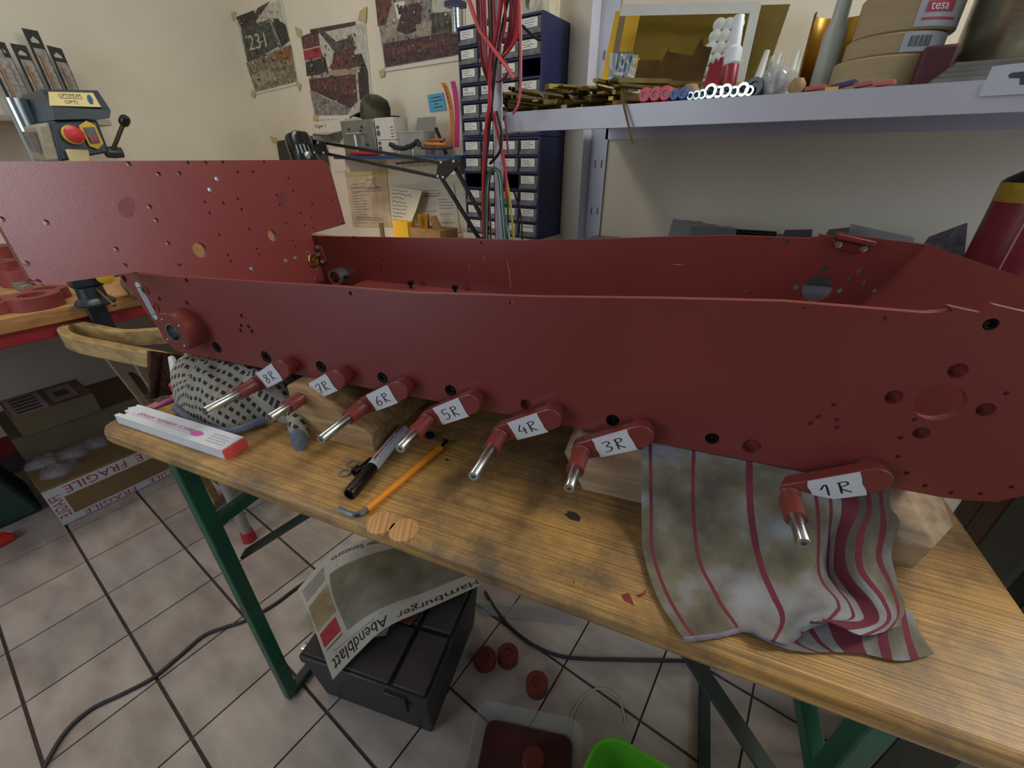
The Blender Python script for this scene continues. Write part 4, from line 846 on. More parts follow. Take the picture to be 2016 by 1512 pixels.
# ------------------------------------------------------------------ back wall: bench, cabinets, shelf
m_lam = mat('white_laminate', 'b8b09c', .6)
CXL_, CXR_ = -1.057, -.751
rb = thing('rear_bench', V((-1.17, 1.2, 0)), 'white laminate bench along the rear wall behind the hull', 'workbench')
MB().box(-1.69, .985, .75, -.70, BW-.002, .78).build('worktop', m_lam, rb, bev=.002)
MB().box(CXL_-.01, 1.25, .7805, CXR_+.01, BW-.003, .8765).build('riser', m_lam, rb, bev=.002)
for x in (-1.66, -.76):
    for y in (1.0, 1.36): MB().box(x, y, 0, x+.03, y+.03, .75).build('leg', m_dgreen, rb)
m_navy = mat('navy_cabinet', '1b2150', .42, var=.06)
m_hole = mat('dark_inside', '0b0d1c', .8)
m_drw = mat('clear_drawer', '8c8c8e', .22, var=.2, scale=60, alpha=.55, spec=.6); m_lab = mat('paper_label', 'e6e4dc', .85); m_cont = mat('hardware_bits', '3a3632', .5, c2='8f8a80', scale=400)
CF_, CXL, CXR = 1.262, -1.057, -.751
def cabinet(z0, z1, label, missing, texts, seed):
    cb = thing('drawer_cabinet', V(((CXL+CXR)/2, 1.34, z0)), label, 'drawer cabinet', 'small parts cabinets')
    t = .006; b = MB()
    b.box(CXL, CF_, z0, CXL+t, BW-.003, z1); b.box(CXR-t, CF_, z0, CXR, BW-.003, z1); b.box(CXL, BW-.008, z0, CXR, BW-.003, z1)
    pw = (CXR-CXL-t)/4; ph = (z1-z0-t)/6
    for k in range(7): b.box(CXL+t, CF_, z0+k*ph, CXR-t, BW-.008, z0+k*ph+t)
    for k in range(1, 4): b.box(CXL+k*pw, CF_+.004, z0+t, CXL+k*pw+t*.6, BW-.008, z1-t)
    b.build('carcass', m_navy, cb, smooth=False)
    rn = random.Random(seed)
    for r in range(6):
        for c in range(4):
            if (r, c) in missing: continue
            x0, x1 = CXL+c*pw+t+.002, CXL+(c+1)*pw-.001; zz = z1-(r+1)*ph; z_0, z_1 = zz+.001, zz+ph-t-.003; yf = CF_+.001
            b = MB(); w_ = .0018
            b.box(x0, yf, z_0, x1, yf+w_, z_1); b.box(x0, yf, z_0, x0+w_, yf+.12, z_1-.006); b.box(x1-w_, yf, z_0, x1, yf+.12, z_1-.006); b.box(x0, yf, z_0, x1, yf+.12, z_0+w_); b.box(x0, yf-.006, z_0, x1, yf, z_0+.008)
            d_ = b.build('drawer', m_drw, cb, smooth=False)
            b = MB(); b.box(x0+.004, yf+.004, z_0+.002, x1-.004, yf+.1, z_0+.012+rn.random()*.008); b.build('contents', m_cont, d_, smooth=False)
            b = MB(); lx0, lx1, lz0, lz1 = x0+.004, x1-.012, z_0+.015, z_1-.002; b.box(lx0, yf-.0008, lz0, lx1, yf-.0001, lz1, 0)
            fn = lambda u, v: V((lx0+(lx1-lx0)*u, yf-.0011, lz0+(lz1-lz0)*v))
            tx = texts.get((r, c))
            if tx:
                put_text(b, tx[0], fn, .12, .55, .12+.14*len(tx[0]), .9, 1)
                if len(tx) > 1: put_text(b, tx[1], fn, .1, .12, .85, .42, 1)
            else:
                for k in range(3):
                    y_ = .78-.27*k; stroke(b, [(.1+i*.07, y_+rn.uniform(-.09, .09)) for i in range(rn.randint(7, 12))], fn, .045, 1)
            b.build('written_label', [m_lab, m_ink], d_, smooth=False)
    return cb
cabinet(1.179, 1.4695, 'navy blue drawer cabinet stacked on another one, top standing free', {(2, 3)}, {(2, 1): ('M2',), (2, 2): ('M3', 'DIN 934'), (3, 0): ('M5', 'DIN 933'), (3, 1): ('M6', 'DIN 933')}, 11)
cabinet(.8772, 1.177, 'navy blue drawer cabinet at the bottom of the stack, two drawers missing', {(2, 0), (2, 2)}, {(5, 3): ('Ketten',)}, 12)
# things on top of the cabinet
p = YP(899, 52, 1.31); b = MB()
for k in range(6): b.cyl(V((p.x, 1.31, 1.470+k*.010)), V((p.x, 1.31, 1.4795+k*.010)), .0155, seg=22)
b.build('magnet_stack', m_steel, None, 'stack of steel ring magnets on the drawer cabinet', 'magnets')
b = MB(); b.cbox(V((p.x, 1.31, 1.5305)), V((.05, 0, 0)), V((0, .05, 0)), V((0, 0, .05))); b.build('striped_block', mat('navy_white_stripes', '2c3458', .5, c2='d8d8d8', scale=30, stretch=(.01, .01, 1), ramp=(.48, .52)), None, 'navy and white striped block on the magnet stack', 'block', bev=.002)
b = MB(); b.lathe(V((-.95, 1.32, 1.470)), (0, 0, 1), [(.0003, 0), (.035, 0), (.04, .01), (.03, .02), (.0003, .022)], 22); b.build('metal_dish', m_steel, None, 'shiny metal dish on the drawer cabinet behind the wires', 'dish')
b = MB(); q = YP(1046, 10, 1.30); b.ring(V((q.x, 1.29, 1.5005)), (0, 1, 0), .017, .03, .025, 24); b.build('clear_tape_roll', mat('clear_tape', 'b8b4a4', .25), None, 'roll of clear tape on the drawer cabinet', 'tape roll')
b = MB(); b.box(-.795, 1.30, 1.470, -.755, 1.36, 1.53); b.build('tea_box', mat('cream_carton', 'd0c8ac', .7, var=.1, scale=50), None, 'small cream carton on the end of the drawer cabinet', 'box', bev=.001)

# ------------------------------------------------------------------ posters and papers taped to the back wall
m_paper = mat('poster_paper', 'd6d0c0', .8); m_mtape = mat('yellowed_tape', 'b8a878', .6)
def fleck(cs, patches, seed):
    """small shapes that break the print up the way a photograph does, each in a neighbouring tone"""
    rn = random.Random(len(patches)*7+1); out = []; ms = [m for m, p in patches]
    for k in range(90):
        u, v = rn.uniform(.07, .9), rn.uniform(.07, .88); x = (cs[0][0]*(1-u)+cs[1][0]*u)*(1-v)+(cs[3][0]*(1-u)+cs[2][0]*u)*v; y = (cs[0][1]*(1-u)+cs[1][1]*u)*(1-v)+(cs[3][1]*(1-u)+cs[2][1]*u)*v
        m = ms[0]
        for mm, pts in patches:
            ins = False; n = len(pts)
            for i in range(n):
                (x0, y0), (x1, y1) = pts[i], pts[i-1]
                if (y0 > y) != (y1 > y) and x < (x1-x0)*(y-y0)/(y1-y0)+x0: ins = not ins
            if ins: m = mm
        c = rn.choice([q for q in ms if q is not m]+[m]*2); s_ = rn.uniform(1.5, 5); a = rn.uniform(0, 3.14)
        out.append((c, [(x+s_*math.cos(a+t)*(1 if i % 2 else .45), y+s_*math.sin(a+t)*(1 if i % 2 else .45)) for i, t in enumerate((0, 1.4, 3.0, 4.6))]))
    return out
def sheet(name, corners, label, cat, group=None, patches=(), Y=BW-.0035, tapes=(), m=None, thick=.0012, pname='printed_picture', curl=0):
    c = [YP(x, y, Y) for x, y in corners]
    b = MB(); b.prism(c, V((0, thick, 0))); o = b.build(name, m or m_paper, None, label, cat, group, smooth=False)
    if patches:
        patches = list(patches)+(fleck(corners, patches, name) if name == 'poster' else []); mats = []; b = MB()
        for k, (mm, pts) in enumerate(patches):
            if mm not in mats: mats.append(mm)
            b.poly([YP(x, y, Y-.0004-.00004*k) for x, y in pts], mats.index(mm))
        b.build(pname, mats, o, smooth=False)
    for t in tapes:
        b = MB(); b.prism([YP(x, y, Y-.0015) for x, y in t], V((0, .001, 0))); b.build('tape_strip', m_mtape, o, smooth=False)
    return o
pm = lambda n, c, c2=None, s=90: mat('print_'+n, c, .8, var=.15, c2=c2, scale=s, bump=0, detail=8, ramp=(.3, .7))
p_dk = pm('dark', '1c1c1a', '4e4c46'); p_brick = pm('rust', '3a2422', '7c544c', 60); p_rub = pm('rubble', '463c32', 'a8987e', 60); p_pale = pm('pale', 'a09e92', 'cac6b8', 50); p_olive = pm('olive', '2c2e28', '64645a', 50); p_maroon = pm('maroon', '38282a', '644a4a', 60); p_grey = pm('grey', '5e5a55', '9c968c', 50); p_tan = pm('tan', '8c8070', 'a89c88', 40); p_red = pm('red', '8a2c38', 'a84850'); p_white = mat('print_white', 'd8d4c8', .8); p_or = pm('orange', '9a6038', '7a4a34')
# poster with turret number
o = sheet('poster', [(460, 31), (553, -3), (587, 166), (501, 186)], 'torn poster of a tank turret numbered 231 on the back wall', 'poster', 'posters on the back wall', [
    (p_pale, [(463, 34), (551, 0), (584, 162), (503, 182)]), (p_dk, [(463, 34), (500, 20), (506, 48), (478, 60), (470, 44)]), (p_brick, [(490, 48), (508, 15), (532, 2), (505, 40), (495, 52)]),
    (p_olive, [(474, 56), (530, 38), (548, 36), (568, 78), (540, 96), (488, 126)]), (p_dk, [(530, 36), (548, 40), (562, 48), (570, 80), (554, 94)]), (p_grey, [(528, 36), (533, 36), (555, 92), (549, 94)]),
    (p_rub, [(484, 124), (540, 100), (572, 88), (585, 160), (503, 181)]), (p_or, [(540, 104), (570, 90), (574, 112), (545, 120)]), (p_tan, [(495, 150), (530, 135), (545, 150), (510, 172)])],
    tapes=[[(453, 26), (462, 22), (466, 36), (458, 40)], [(497, 176), (505, 180), (500, 194), (494, 186)], [(583, 158), (592, 166), (590, 180), (582, 166)]])
b = MB(); q = [YP(x, y, BW-.0043) for x, y in ((491, 100), (526, 92), (519, 62), (487, 70))]; put_text(b, '231', quadfn(*q), 0, 0, 1, 1); b.build('turret_lettering', mat('print_number', 'c0b4a4', .8), o, smooth=False)
sheet('poster', [(590, 68), (718, 40), (736, 232), (619, 236)], 'poster of a tank in a museum hall above the metal case', 'poster', 'posters on the back wall', [
    (p_pale, [(592, 72), (717, 44), (733, 226), (621, 228)]), (p_brick, [(592, 72), (626, 60), (630, 90), (597, 98)]), (p_red, [(597, 100), (630, 92), (636, 112), (600, 120)]), (p_dk, [(601, 122), (640, 112), (648, 145), (604, 150)]), (p_maroon, [(610, 58), (700, 42), (700, 50), (612, 68)]),
    (p_olive, [(622, 58), (632, 56), (662, 82), (695, 72), (700, 100), (660, 104), (640, 78)]), (p_brick, [(656, 104), (694, 92), (706, 132), (652, 140)]), (p_dk, [(697, 108), (712, 105), (724, 140), (712, 150)]), (p_tan, [(608, 155), (650, 138), (706, 134), (700, 150), (612, 165)]),
    (p_maroon, [(608, 156), (700, 146), (704, 200), (690, 214), (640, 190), (612, 178)]), (p_brick, [(618, 160), (660, 155), (664, 180), (622, 174)]), (p_brick, [(668, 154), (700, 150), (702, 190), (672, 184)]), (p_dk, [(704, 142), (724, 140), (728, 200), (708, 196)]), (p_grey, [(610, 178), (640, 192), (690, 215), (685, 226), (620, 227)])],
    tapes=[[(580, 52), (592, 58), (594, 74), (584, 70)], [(708, 22), (722, 12), (720, 44), (704, 40)], [(617, 226), (628, 228), (624, 240), (616, 238)]])
sheet('poster', [(734, -14), (915, -30), (915, 117), (757, 141)], 'wide poster of a tank road wheel and track on the back wall', 'poster', 'posters on the back wall', [
    (p_grey, [(738, -8), (912, -25), (912, 107), (758, 134)]), (p_brick, [(738, -6), (770, -10), (772, 44), (744, 52)]), (p_tan, [(772, 0), (800, 0), (806, 40), (760, 80), (752, 82)]), (p_white, [(776, 6), (796, 2), (798, 34), (782, 38)]), (p_dk, [(782, 12), (792, 11), (793, 27), (785, 29)]),
    (p_maroon, [(795, 10), (830, 5), (830, 40), (822, 60), (800, 68), (780, 60)]), (p_olive, [(845, 28), (880, 22), (893, 40), (890, 62), (848, 68)]), (p_tan, [(818, 50), (850, 40), (848, 75), (820, 70)]), (p_maroon, [(754, 86), (912, 58), (912, 105), (759, 132)]), (p_brick, [(760, 96), (900, 72), (900, 84), (762, 110)]), (p_pale, [(850, 0), (912, -10), (912, 20), (852, 26)])],
    tapes=[[(745, 140), (757, 134), (757, 150), (748, 152)]])
o = sheet('flyer', [(614, 240), (680, 233), (690, 287), (616, 292)], 'flyer with a tank picture pinned behind the metal case', 'flyer', None, [(p_pale, [(615, 262), (676, 256), (678, 282), (616, 286)]), (p_olive, [(630, 268), (672, 258), (676, 270), (668, 282), (640, 278)]), (p_dk, [(616, 264), (660, 266), (660, 268), (616, 267)])])
b = MB(); q = [YP(x, y, BW-.0045) for x, y in ((620, 254), (641, 252), (640, 244), (619, 246))]; put_text(b, 'Tiger I', quadfn(*q), 0, 0, 1, 1); b.build('lettering', m_ink, o, smooth=False)
sheet('dark_print', [(542, 276), (640, 262), (652, 330), (552, 335)], 'dark picture print taped up behind the black lamp head', 'poster', 'posters on the back wall', [(p_dk, [(544, 278), (638, 264), (650, 328), (553, 332)]), (p_brick, [(548, 318), (570, 316), (570, 332), (552, 333)])], tapes=[[(530, 268), (544, 272), (546, 282), (536, 280)]])
def lines(corners, n, seed, extra=()):
    """printed lines on a pinned sheet"""
    rn = random.Random(seed); q = [YP(x, y, BW-.0046) for x, y in corners]; fn = quadfn(*q); b = MB()
    for k in range(n):
        y = .08+.84*k/n; x0 = rn.choice((.08, .1, .5)); x1 = x0+rn.uniform(.2, .42); stroke(b, [(x0, y), (min(x1, .94), y)], fn, .012)
    for st in extra: stroke(b, st, fn, .014)
    return b
m_pap2 = mat('tea_stained_paper', 'cdbfa4', .85, c2='b8a088', scale=20); m_pap3 = mat('office_paper', 'd6cfbc', .85)
m_pr = mat('pale_print', '8e8478', .85)
box4 = [[(.1, .75), (.85, .72), (.85, .66), (.1, .69), (.1, .75)], [(.12, .2), (.8, .16), (.8, .12), (.12, .16)], [(.55, .7), (.66, .84), (.78, .7)]]
for cr, mm, lb, n, sd, ex in (([(680, 346), (760, 334), (772, 447), (695, 446)], m_pap2, 'stained wiring drawing taped left of the other wall papers', 16, 1, box4), ([(825, 362), (893, 360), (906, 457), (836, 457)], m_pap3, 'white technical sheet pinned beside the drawer cabinet', 14, 2, [[(.1, .8), (.6, .8)], [(.1, .76), (.6, .76)]])):
    o = sheet('drawing_sheet', cr, lb, 'paper', 'papers on the back wall', m=mm, tapes=[[(678, 336), (762, 330), (763, 342), (680, 348)]] if mm is m_pap2 else ())
    lines([cr[3], cr[2], cr[1], cr[0]], n, sd, ex).build('printed_lines', m_pr, o, smooth=False)
G = [[YP(768, 367, BW-.012), YP(800, 371, BW-.02), YP(831, 376, BW-.05)], [YP(769, 405, BW-.012), YP(797, 408, BW-.02), YP(820, 412, BW-.06)], [YP(772, 441, BW-.010), YP(790, 443, BW-.015), YP(806, 446, BW-.045)]]
b = MB(); b.grid(lambda u, v: bic(G, u, v), 12, 12, .0006); o = b.build('curled_note', m_pap3, None, 'handwritten note curling off the wall between the drawings', 'paper', 'papers on the back wall', angle=80)
rn = random.Random(8); b = MB()
for k in range(9): stroke(b, [(.1+i*.05, .12+.09*k+rn.uniform(-.02, .02)) for i in range(rn.randint(7, 15))], lambda u, v: bic(G, u, v)+V((.0002, -.0012, 0)), .014)
b.build('pen_writing', m_gray, o, smooth=False)
sheet('paper_banner', [(652, 311), (896, 305), (900, 333), (658, 338)], 'long white paper strip pinned under the small wall shelf', 'paper', 'papers on the back wall', [(p_pale, [(700, 318), (760, 316), (762, 330), (702, 332)]), (p_pale, [(790, 315), (860, 312), (862, 326), (792, 329)])], m=m_paper)
sheet('office_page', [(876, 440), (905, 440), (908, 458), (880, 459)], 'white page peeping out below the technical sheet', 'paper', 'papers on the back wall', m=m_paper, Y=BW-.002)
o = sheet('blue_note', [(841, 187), (872, 182), (879, 216), (846, 220)], 'small light blue note on the wall beside the cabinet', 'note', m=mat('blue_card', '5aa8c4', .8), thick=.0006)
b = MB(); q = quadfn(*[YP(x, y, BW-.0042) for x, y in ((848, 217), (877, 213), (871, 185), (843, 190))])
for k, (x0, x1) in enumerate(((.15, .85), (.1, .9), (.3, .6), (.25, .85))): stroke(b, [(x0, .85-.23*k), (x1, .85-.23*k)], q, .05)
b.build('print_lines', m_ink, o, smooth=False)
# festival wristbands hanging by the cabinet
def band(xs, c, lb, Y, txt=None):
    m = mat('band_'+c, c, .5); b = MB(); pts = [YP(x, y, Y) for x, y in smooth2(xs)]; n = len(pts); w_ = .021
    b.add(sum(([p+V((-w_/2, 0, 0)), p+V((w_/2, 0, 0)), p+V((w_/2, .0012, 0)), p+V((-w_/2, .0012, 0))] for p in pts), []), [(4*i+k, 4*i+4+k, 4*i+4+(k+1) % 4, 4*i+(k+1) % 4) for i in range(n-1) for k in range(4)]+[(0, 1, 2, 3), (4*n-1, 4*n-2, 4*n-3, 4*n-4)])
    o = b.build('wristband', m, None, lb, 'wristband', 'wristbands beside the cabinet', smooth=False)
    if txt:
        b = MB(); i0, i1 = 2, n//2; put_text(b, txt, lambda u, v: pts[i0].lerp(pts[i1], u)+V((.008*(v-.5), -.0006, 0)), 0, 0, 1, 1); b.build('lettering', mat('band_ink', '3a2418', .6), o, smooth=False)
band([(872, 163), (880, 180), (888, 215), (891, 255), (888, 290)], 'd07a3a', 'orange fabric wristband lettered MARKT', 1.36, 'MARKT')
band([(891, 160), (896, 185), (900, 230), (899, 290)], 'c82a78', 'magenta fabric wristband touching the cabinet', 1.35)

# ------------------------------------------------------------------ small wall shelf with its load
SZ = 1.128
ws = thing('wall_shelf', V((-1.24, 1.34, SZ-.02)), 'narrow blue edged wall shelf above the pinned drawings', 'shelf')
xl, xr = YP(655, 300, 1.22).x, CXL-.004
MB().box(xl, 1.22, SZ-.012, xr, BW-.004, SZ).build('shelf_board', mat('blue_steel', '2c4a78', .4), ws, bev=.001)
for x in (xl+.03, xr-.05): MB().box(x, 1.25, SZ-.06, x+.02, BW-.004, SZ-.0125).build('bracket', m_whitepaint, ws)
ca = thing('metal_case', V((-1.39, 1.32, SZ)), 'small aluminium case with folding handle on the wall shelf', 'case')
a0, a1 = YP(677, 288, 1.25), YP(741, 286, 1.25); zt = YP(700, 236, 1.25).z
m_alu = mat('dull_aluminium', '9a9a96', .38, metal=.75, var=.08)
MB().box(a0.x, 1.25, SZ+.0005, a1.x, 1.36, zt).build('case_body', m_alu, ca, bev=.003)
b = MB(); hx = (a0.x+a1.x)/2; hz_ = SZ+(zt-SZ)*.62; b.tube([V((hx-.045, 1.25, hz_)), V((hx-.045, 1.23, hz_)), V((hx+.045, 1.23, hz_)), V((hx+.045, 1.25, hz_))], .004, 8); b.tube([V((hx, 1.235, hz_)), V((hx, 1.235, hz_-.06))], .004, 8); b.build('handle', m_steel, ca)
for dx, dz in ((-.05, .06), (.03, .07), (.02, .045), (.05, -.03)): b = MB(); b.lathe(V((hx+dx, 1.25, hz_-.02+dz*.6)), (0, -1, 0), [(.006, 0), (.005, .003), (.0003, .003)], 12); b.build('rivet', m_dgreen, ca)
# camouflage cap on the case
m_camo = mat('camouflage_cloth', '2c2d24', .9, c2='55503c', scale=22, ramp=(.42, .58))
cap_ = thing('field_cap', V((hx, 1.31, zt)), 'camouflage peaked cap lying on the metal case', 'cap')
c0 = YP(735, 205, 1.29); b = MB(); cc_ = V((hx+.045, 1.31, zt))
b.lathe(cc_+V((0, 0, .001)), (.35, -.1, 1), [(.055, -.0), (.058, .02), (.056, .05), (.045, .072), (.02, .082), (.0003, .084)], 20); b.build('crown', m_camo, cap_)
b = MB(); b.grid(lambda u, v: cc_+V((-.05-.075*v*(1-.5*(2*u-1)**2), -.055+.1*u, .02-.012*v+.012*math.sin(u*math.pi))), 12, 8, .003); b.build('peak', m_camo, cap_, angle=80)
# bulb cartons
for k in range(2):
    x0, x1 = YP(742, 280, 1.24).x+.002, YP(779, 280, 1.24).x; z0 = SZ+.0005+k*.052; b = MB(); b.box(x0, 1.24, z0, x1, 1.31, z0+.0505+(k*.02)); o = b.build('parts_carton', mat('printed_carton', 'cfcbc0', .6), None, ('white printed carton directly on the wall shelf beside the metal case', 'white printed carton stacked on another beside the metal case')[k], 'box', 'cartons on the wall shelf', bev=.001)
    b = MB(); b.cyl(V((x0+.014, 1.2398, z0+.022)), V((x0+.014, 1.2394, z0+.022)), .010, seg=14); b.box(x0+.006, 1.2394, z0+.036, x0+.022, 1.2398, z0+.046); b.build('carton_print', m_gray, o, smooth=False)
    for q in range(4): 
        b = MB(); b.box(x1-.02, 1.2395, z0+.008+q*.01, x1-.005, 1.2399, z0+.011+q*.01); b.build('carton_text', m_gray, o, smooth=False)
b = MB(); x0 = YP(764, 240, 1.37).x; b.box(x0, 1.36, SZ+.0005, x0+.05, 1.39, SZ+.14); b.build('brown_book', mat('brown_cover', '5a4434', .7), None, 'brown book standing behind the white cartons', 'book', bev=.001)
# grey swatch card in a clear tub
tx0, tx1 = YP(797, 285, 1.29).x, YP(848, 285, 1.29).x
tub('clear_box', V(((tx0+tx1)/2, 1.29, SZ)), (1, 0, 0), (0, 1, 0), tx1-tx0, .07, .075, mat('clear_box_plastic', 'b4b6b0', .25, alpha=.4), 'small clear plastic box on the wall shelf', 'box', t=.0015, rr=.008, flare=.95)
b = MB(); b.prism([V((tx0+.012, 1.31, SZ+.006)), V((tx1-.008, 1.31, SZ+.006)), V((tx1-.014, 1.34, SZ+.125)), V((tx0+.03, 1.34, SZ+.125))], V((0, .002, 0))); b.build('grey_card', mat('grey_card', '84827c', .8), None, 'grey printed card standing in the clear plastic box', 'card', smooth=False)
# hand tools lying on the shelf
m_grip = mat('black_rubber', '1a1a1c', .6); 
def tool(name, pts, r, m, label, cat, Y):
    b = MB(); b.tube(smooth_path([V((YP(x, y, Y).x, Y, max(YP(x, y, Y).z, SZ+(r if isinstance(r, float) else max(r))+.0006))) for x, y in pts], 4), r, 10); return b.build(name, m, None, label, cat, 'hand tools on the wall shelf')
tool('pliers', [(768, 284), (780, 290), (795, 292), (805, 288)], .008, m_grip, 'black handled pliers lying in front of the clear box', 'pliers', 1.235)
tool('black_clamp', [(805, 290), (815, 284), (822, 278), (826, 288)], .008, m_grip, 'black spring clamp between pliers and screwdrivers', 'clamp', 1.232)
tool('screwdriver', [(828, 283), (850, 284), (878, 285)], .006, mat('amber_handle', 'c8862a', .35), 'amber screwdriver lying across the wall shelf', 'screwdriver', 1.265)
tool('screwdriver', [(835, 278), (860, 276), (875, 275)], .005, mat('orange_handle', 'c86428', .35), 'orange screwdriver lying behind the amber one', 'screwdriver', 1.29)
tool('file', [(830, 291), (865, 292), (890, 290)], .005, mat('purple_grip', '4a2c4c', .5), 'purple gripped file at the front of the wall shelf', 'file', 1.235)
b = MB(); p0, p1 = YP(877, 278, 1.32), YP(858, 252, 1.32); p0.z = SZ+.004; bar(p0, p1, .012, .006, V((0, 1, 0))).build('caliper', m_grip, None, 'black caliper sticking up from the wall shelf', 'caliper')
b = MB(); c_ = V((YP(806, 297, 1.24).x, 1.262, SZ+.0006)); b.lathe(c_, (0, 0, 1), [(.0003, 0), (.01, 0), (.011, .012), (.006, .018), (.0003, .018)], 14); b.build('chrome_socket', m_steel, None, 'chrome socket piece at the edge of the wall shelf', 'socket')
tool('red_wrench', [(690, 300), (715, 302), (745, 303)], .007, mat('red_grip', 'b02430', .4), 'red handled tool under the metal case at the shelf edge', 'tool', 1.228)

# yellow brush box and kraft carton on the rear bench
b = MB(); x0, x1 = YP(775, 455, 1.25).x, YP(800, 455, 1.25).x; b.box(x0, 1.25, .7805, x1+.01, 1.29, YP(785, 446, 1.25).z+.02); b.build('yellow_box', mat('yellow_card', 'd8a81c', .6), None, 'yellow cardboard box on the rear bench below the drawings', 'box', bev=.001)
kb_ = thing('kraft_carton', V((-1.17, 1.29, .78)), 'open kraft carton with yellow packing on the rear bench', 'box')
xk0, xk1 = YP(803, 460, 1.26).x, YP(868, 460, 1.26).x
b = MB(); b.box(xk0, 1.255, .7805, xk1, 1.36, .87); b.build('carton', mat('kraft_card', '9a784c', .8, var=.1), kb_, bev=.001)
b = MB(); b.prism([YP(843, 428, 1.26), YP(858, 424, 1.29), YP(876, 463, 1.29), YP(860, 466, 1.26)], V((0, .003, 0))); b.build('flap', mat('kraft_card'), kb_, smooth=False)
b = MB(); c_ = V(((xk0+xk1)/2-.02, 1.29, .87)); rn = random.Random(4)
for k in range(60):
    a = rn.uniform(0, 6.28); r_ = rn.uniform(0, .028); b.cyl(c_+V((r_*math.cos(a), r_*math.sin(a)*.6, 0)), c_+V((r_*1.3*math.cos(a), r_*math.sin(a)*.7, .05)), .0022, seg=5)
b.build('brush_bristles', mat('yellow_bristle', 'b8862a', .8, var=.2), kb_, kind='stuff')
p0 = YP(754, 462, 1.29); b = MB(); b.box(p0.x-.012, 1.285, .7805, p0.x+.012, 1.29, .87); b.build('brown_tag', mat('brown_tag', '5a4632', .7), None, 'small brown card tag standing on the rear bench', 'tag')

# ------------------------------------------------------------------ black articulated lamp
m_lamp = mat('black_lamp_enamel', '121315', .22, spec=.6)
LY = 1.05
def lp(x, y, Y=LY): return YP(x, y, Y)
lamp = thing('desk_lamp', V((lp(945, 470).x, LY, .78)), 'black articulated desk lamp reaching over the rear bench', 'lamp')
top, bot = lp(582, 262), lp(606, 330); ax = (bot-top); 
b = MB(); b.lathe(top, ax, [(.0003, 0), (.028, .001), (.040, .006), (.046, .02), (.048, ax.length*.6), (.052, ax.length+.01), (.050, ax.length+.01), (.046, ax.length*.6), (.0003, .03)], 30); sh = b.build('shade', m_lamp, lamp)
b = MB(); b.lathe(top, -ax, [(.014, -.002), (.012, .006), (.0003, .008)], 16); b.build('top_cap', mat('grey_cap', '4a4a50', .4), sh)
u_, w2, a_ = frame(ax)
fwd_ = (CAM-top).normalized(); fwd_ = (fwd_-a_*fwd_.dot(a_)).normalized(); sid = a_.cross(fwd_)
for k in (-2, -1, 0, 1):
    an = k*.28; dr = fwd_*math.cos(an)+sid*math.sin(an); p = top+a_*.05+dr*.0478; b = MB(); b.obox(p-sid*.0022, sid*.0044, a_*.045, dr*.0006); b.build('cooling_slot', mat('pale_slot', '9aa4a8', .4), sh)
def lbar(p, q, w_=.010, nm='arm_bar'): bar(lp(*p), lp(*q), w_, w_, V((0, 1, 0))).build(nm, m_lamp, lamp, bev=.001)
lbar((632, 280), (868, 320)); lbar((640, 302), (862, 348)); lbar((780, 322), (858, 315), .007, 'spring_rod')
lbar((866, 345), (946, 474)); lbar((890, 318), (962, 452))
for pts in (([(622, 276), (640, 280), (646, 304), (630, 308), (616, 298)]), ([(862, 318), (902, 312), (906, 322), (876, 352), (858, 346)])):
    b = MB(); b.prism([lp(*q, LY-.012) for q in pts], V((0, .004, 0))); jt = b.build('joint_plate', m_lamp, lamp, bev=.001)
for x, y in ((626, 281), (619, 300), (637, 301), (868, 320), (893, 318), (862, 347), (872, 349)):
    b = MB(); b.lathe(lp(x, y, LY-.0122), (0, -1, 0), [(.0045, 0), (.004, .002), (.0003, .003)], 10); b.build('joint_screw', m_zinc, lamp)
b = MB(); b.tube(smooth_path([lp(601, 280), lp(612, 284), lp(622, 296)], 4), .006, 8); b.build('shade_yoke', m_lamp, lamp)
b = MB(); b.lathe(lp(607, 305, LY-.05), (0, -1, .1), [(.012, 0), (.012, .006), (.007, .012), (.0003, .014)], 16); b.build('wing_knob', m_zinc, lamp)
b = MB(); pts = [lp(x, y) for x, y in ((884, 316), (893, 314), (897, 322), (890, 328), (880, 322), (884, 316))]; b.tube(smooth_path(pts, 4), .003, 6); b.build('cable_loop', m_lamp, lamp)
e = lp(954, 466); b = MB(); b.cyl(V((e.x, LY, .7805)), V((e.x, LY, e.z)), .012, seg=14); b.build('stem', m_lamp, lamp); b = MB(); b.lathe(V((e.x, LY+.02, .7805)), (0, 0, 1), [(.0003, 0), (.06, 0), (.06, .01), (.02, .016), (.0003, .016)], 24); b.build('base', m_lamp, lamp)
lt = bpy.data.lights.new('desk_lamp_bulb', 'SPOT'); lt.energy = 5; lt.color = (1, .80, .5); lt.spot_size = 2.6; lt.spot_blend = .6; lt.shadow_soft_size = .03
lo = bpy.data.objects.new('desk_lamp_bulb', lt); COL.objects.link(lo); lo.location = top+a_*(ax.length*.8); lo.rotation_euler = a_.to_track_quat('-Z', 'Y').to_euler()

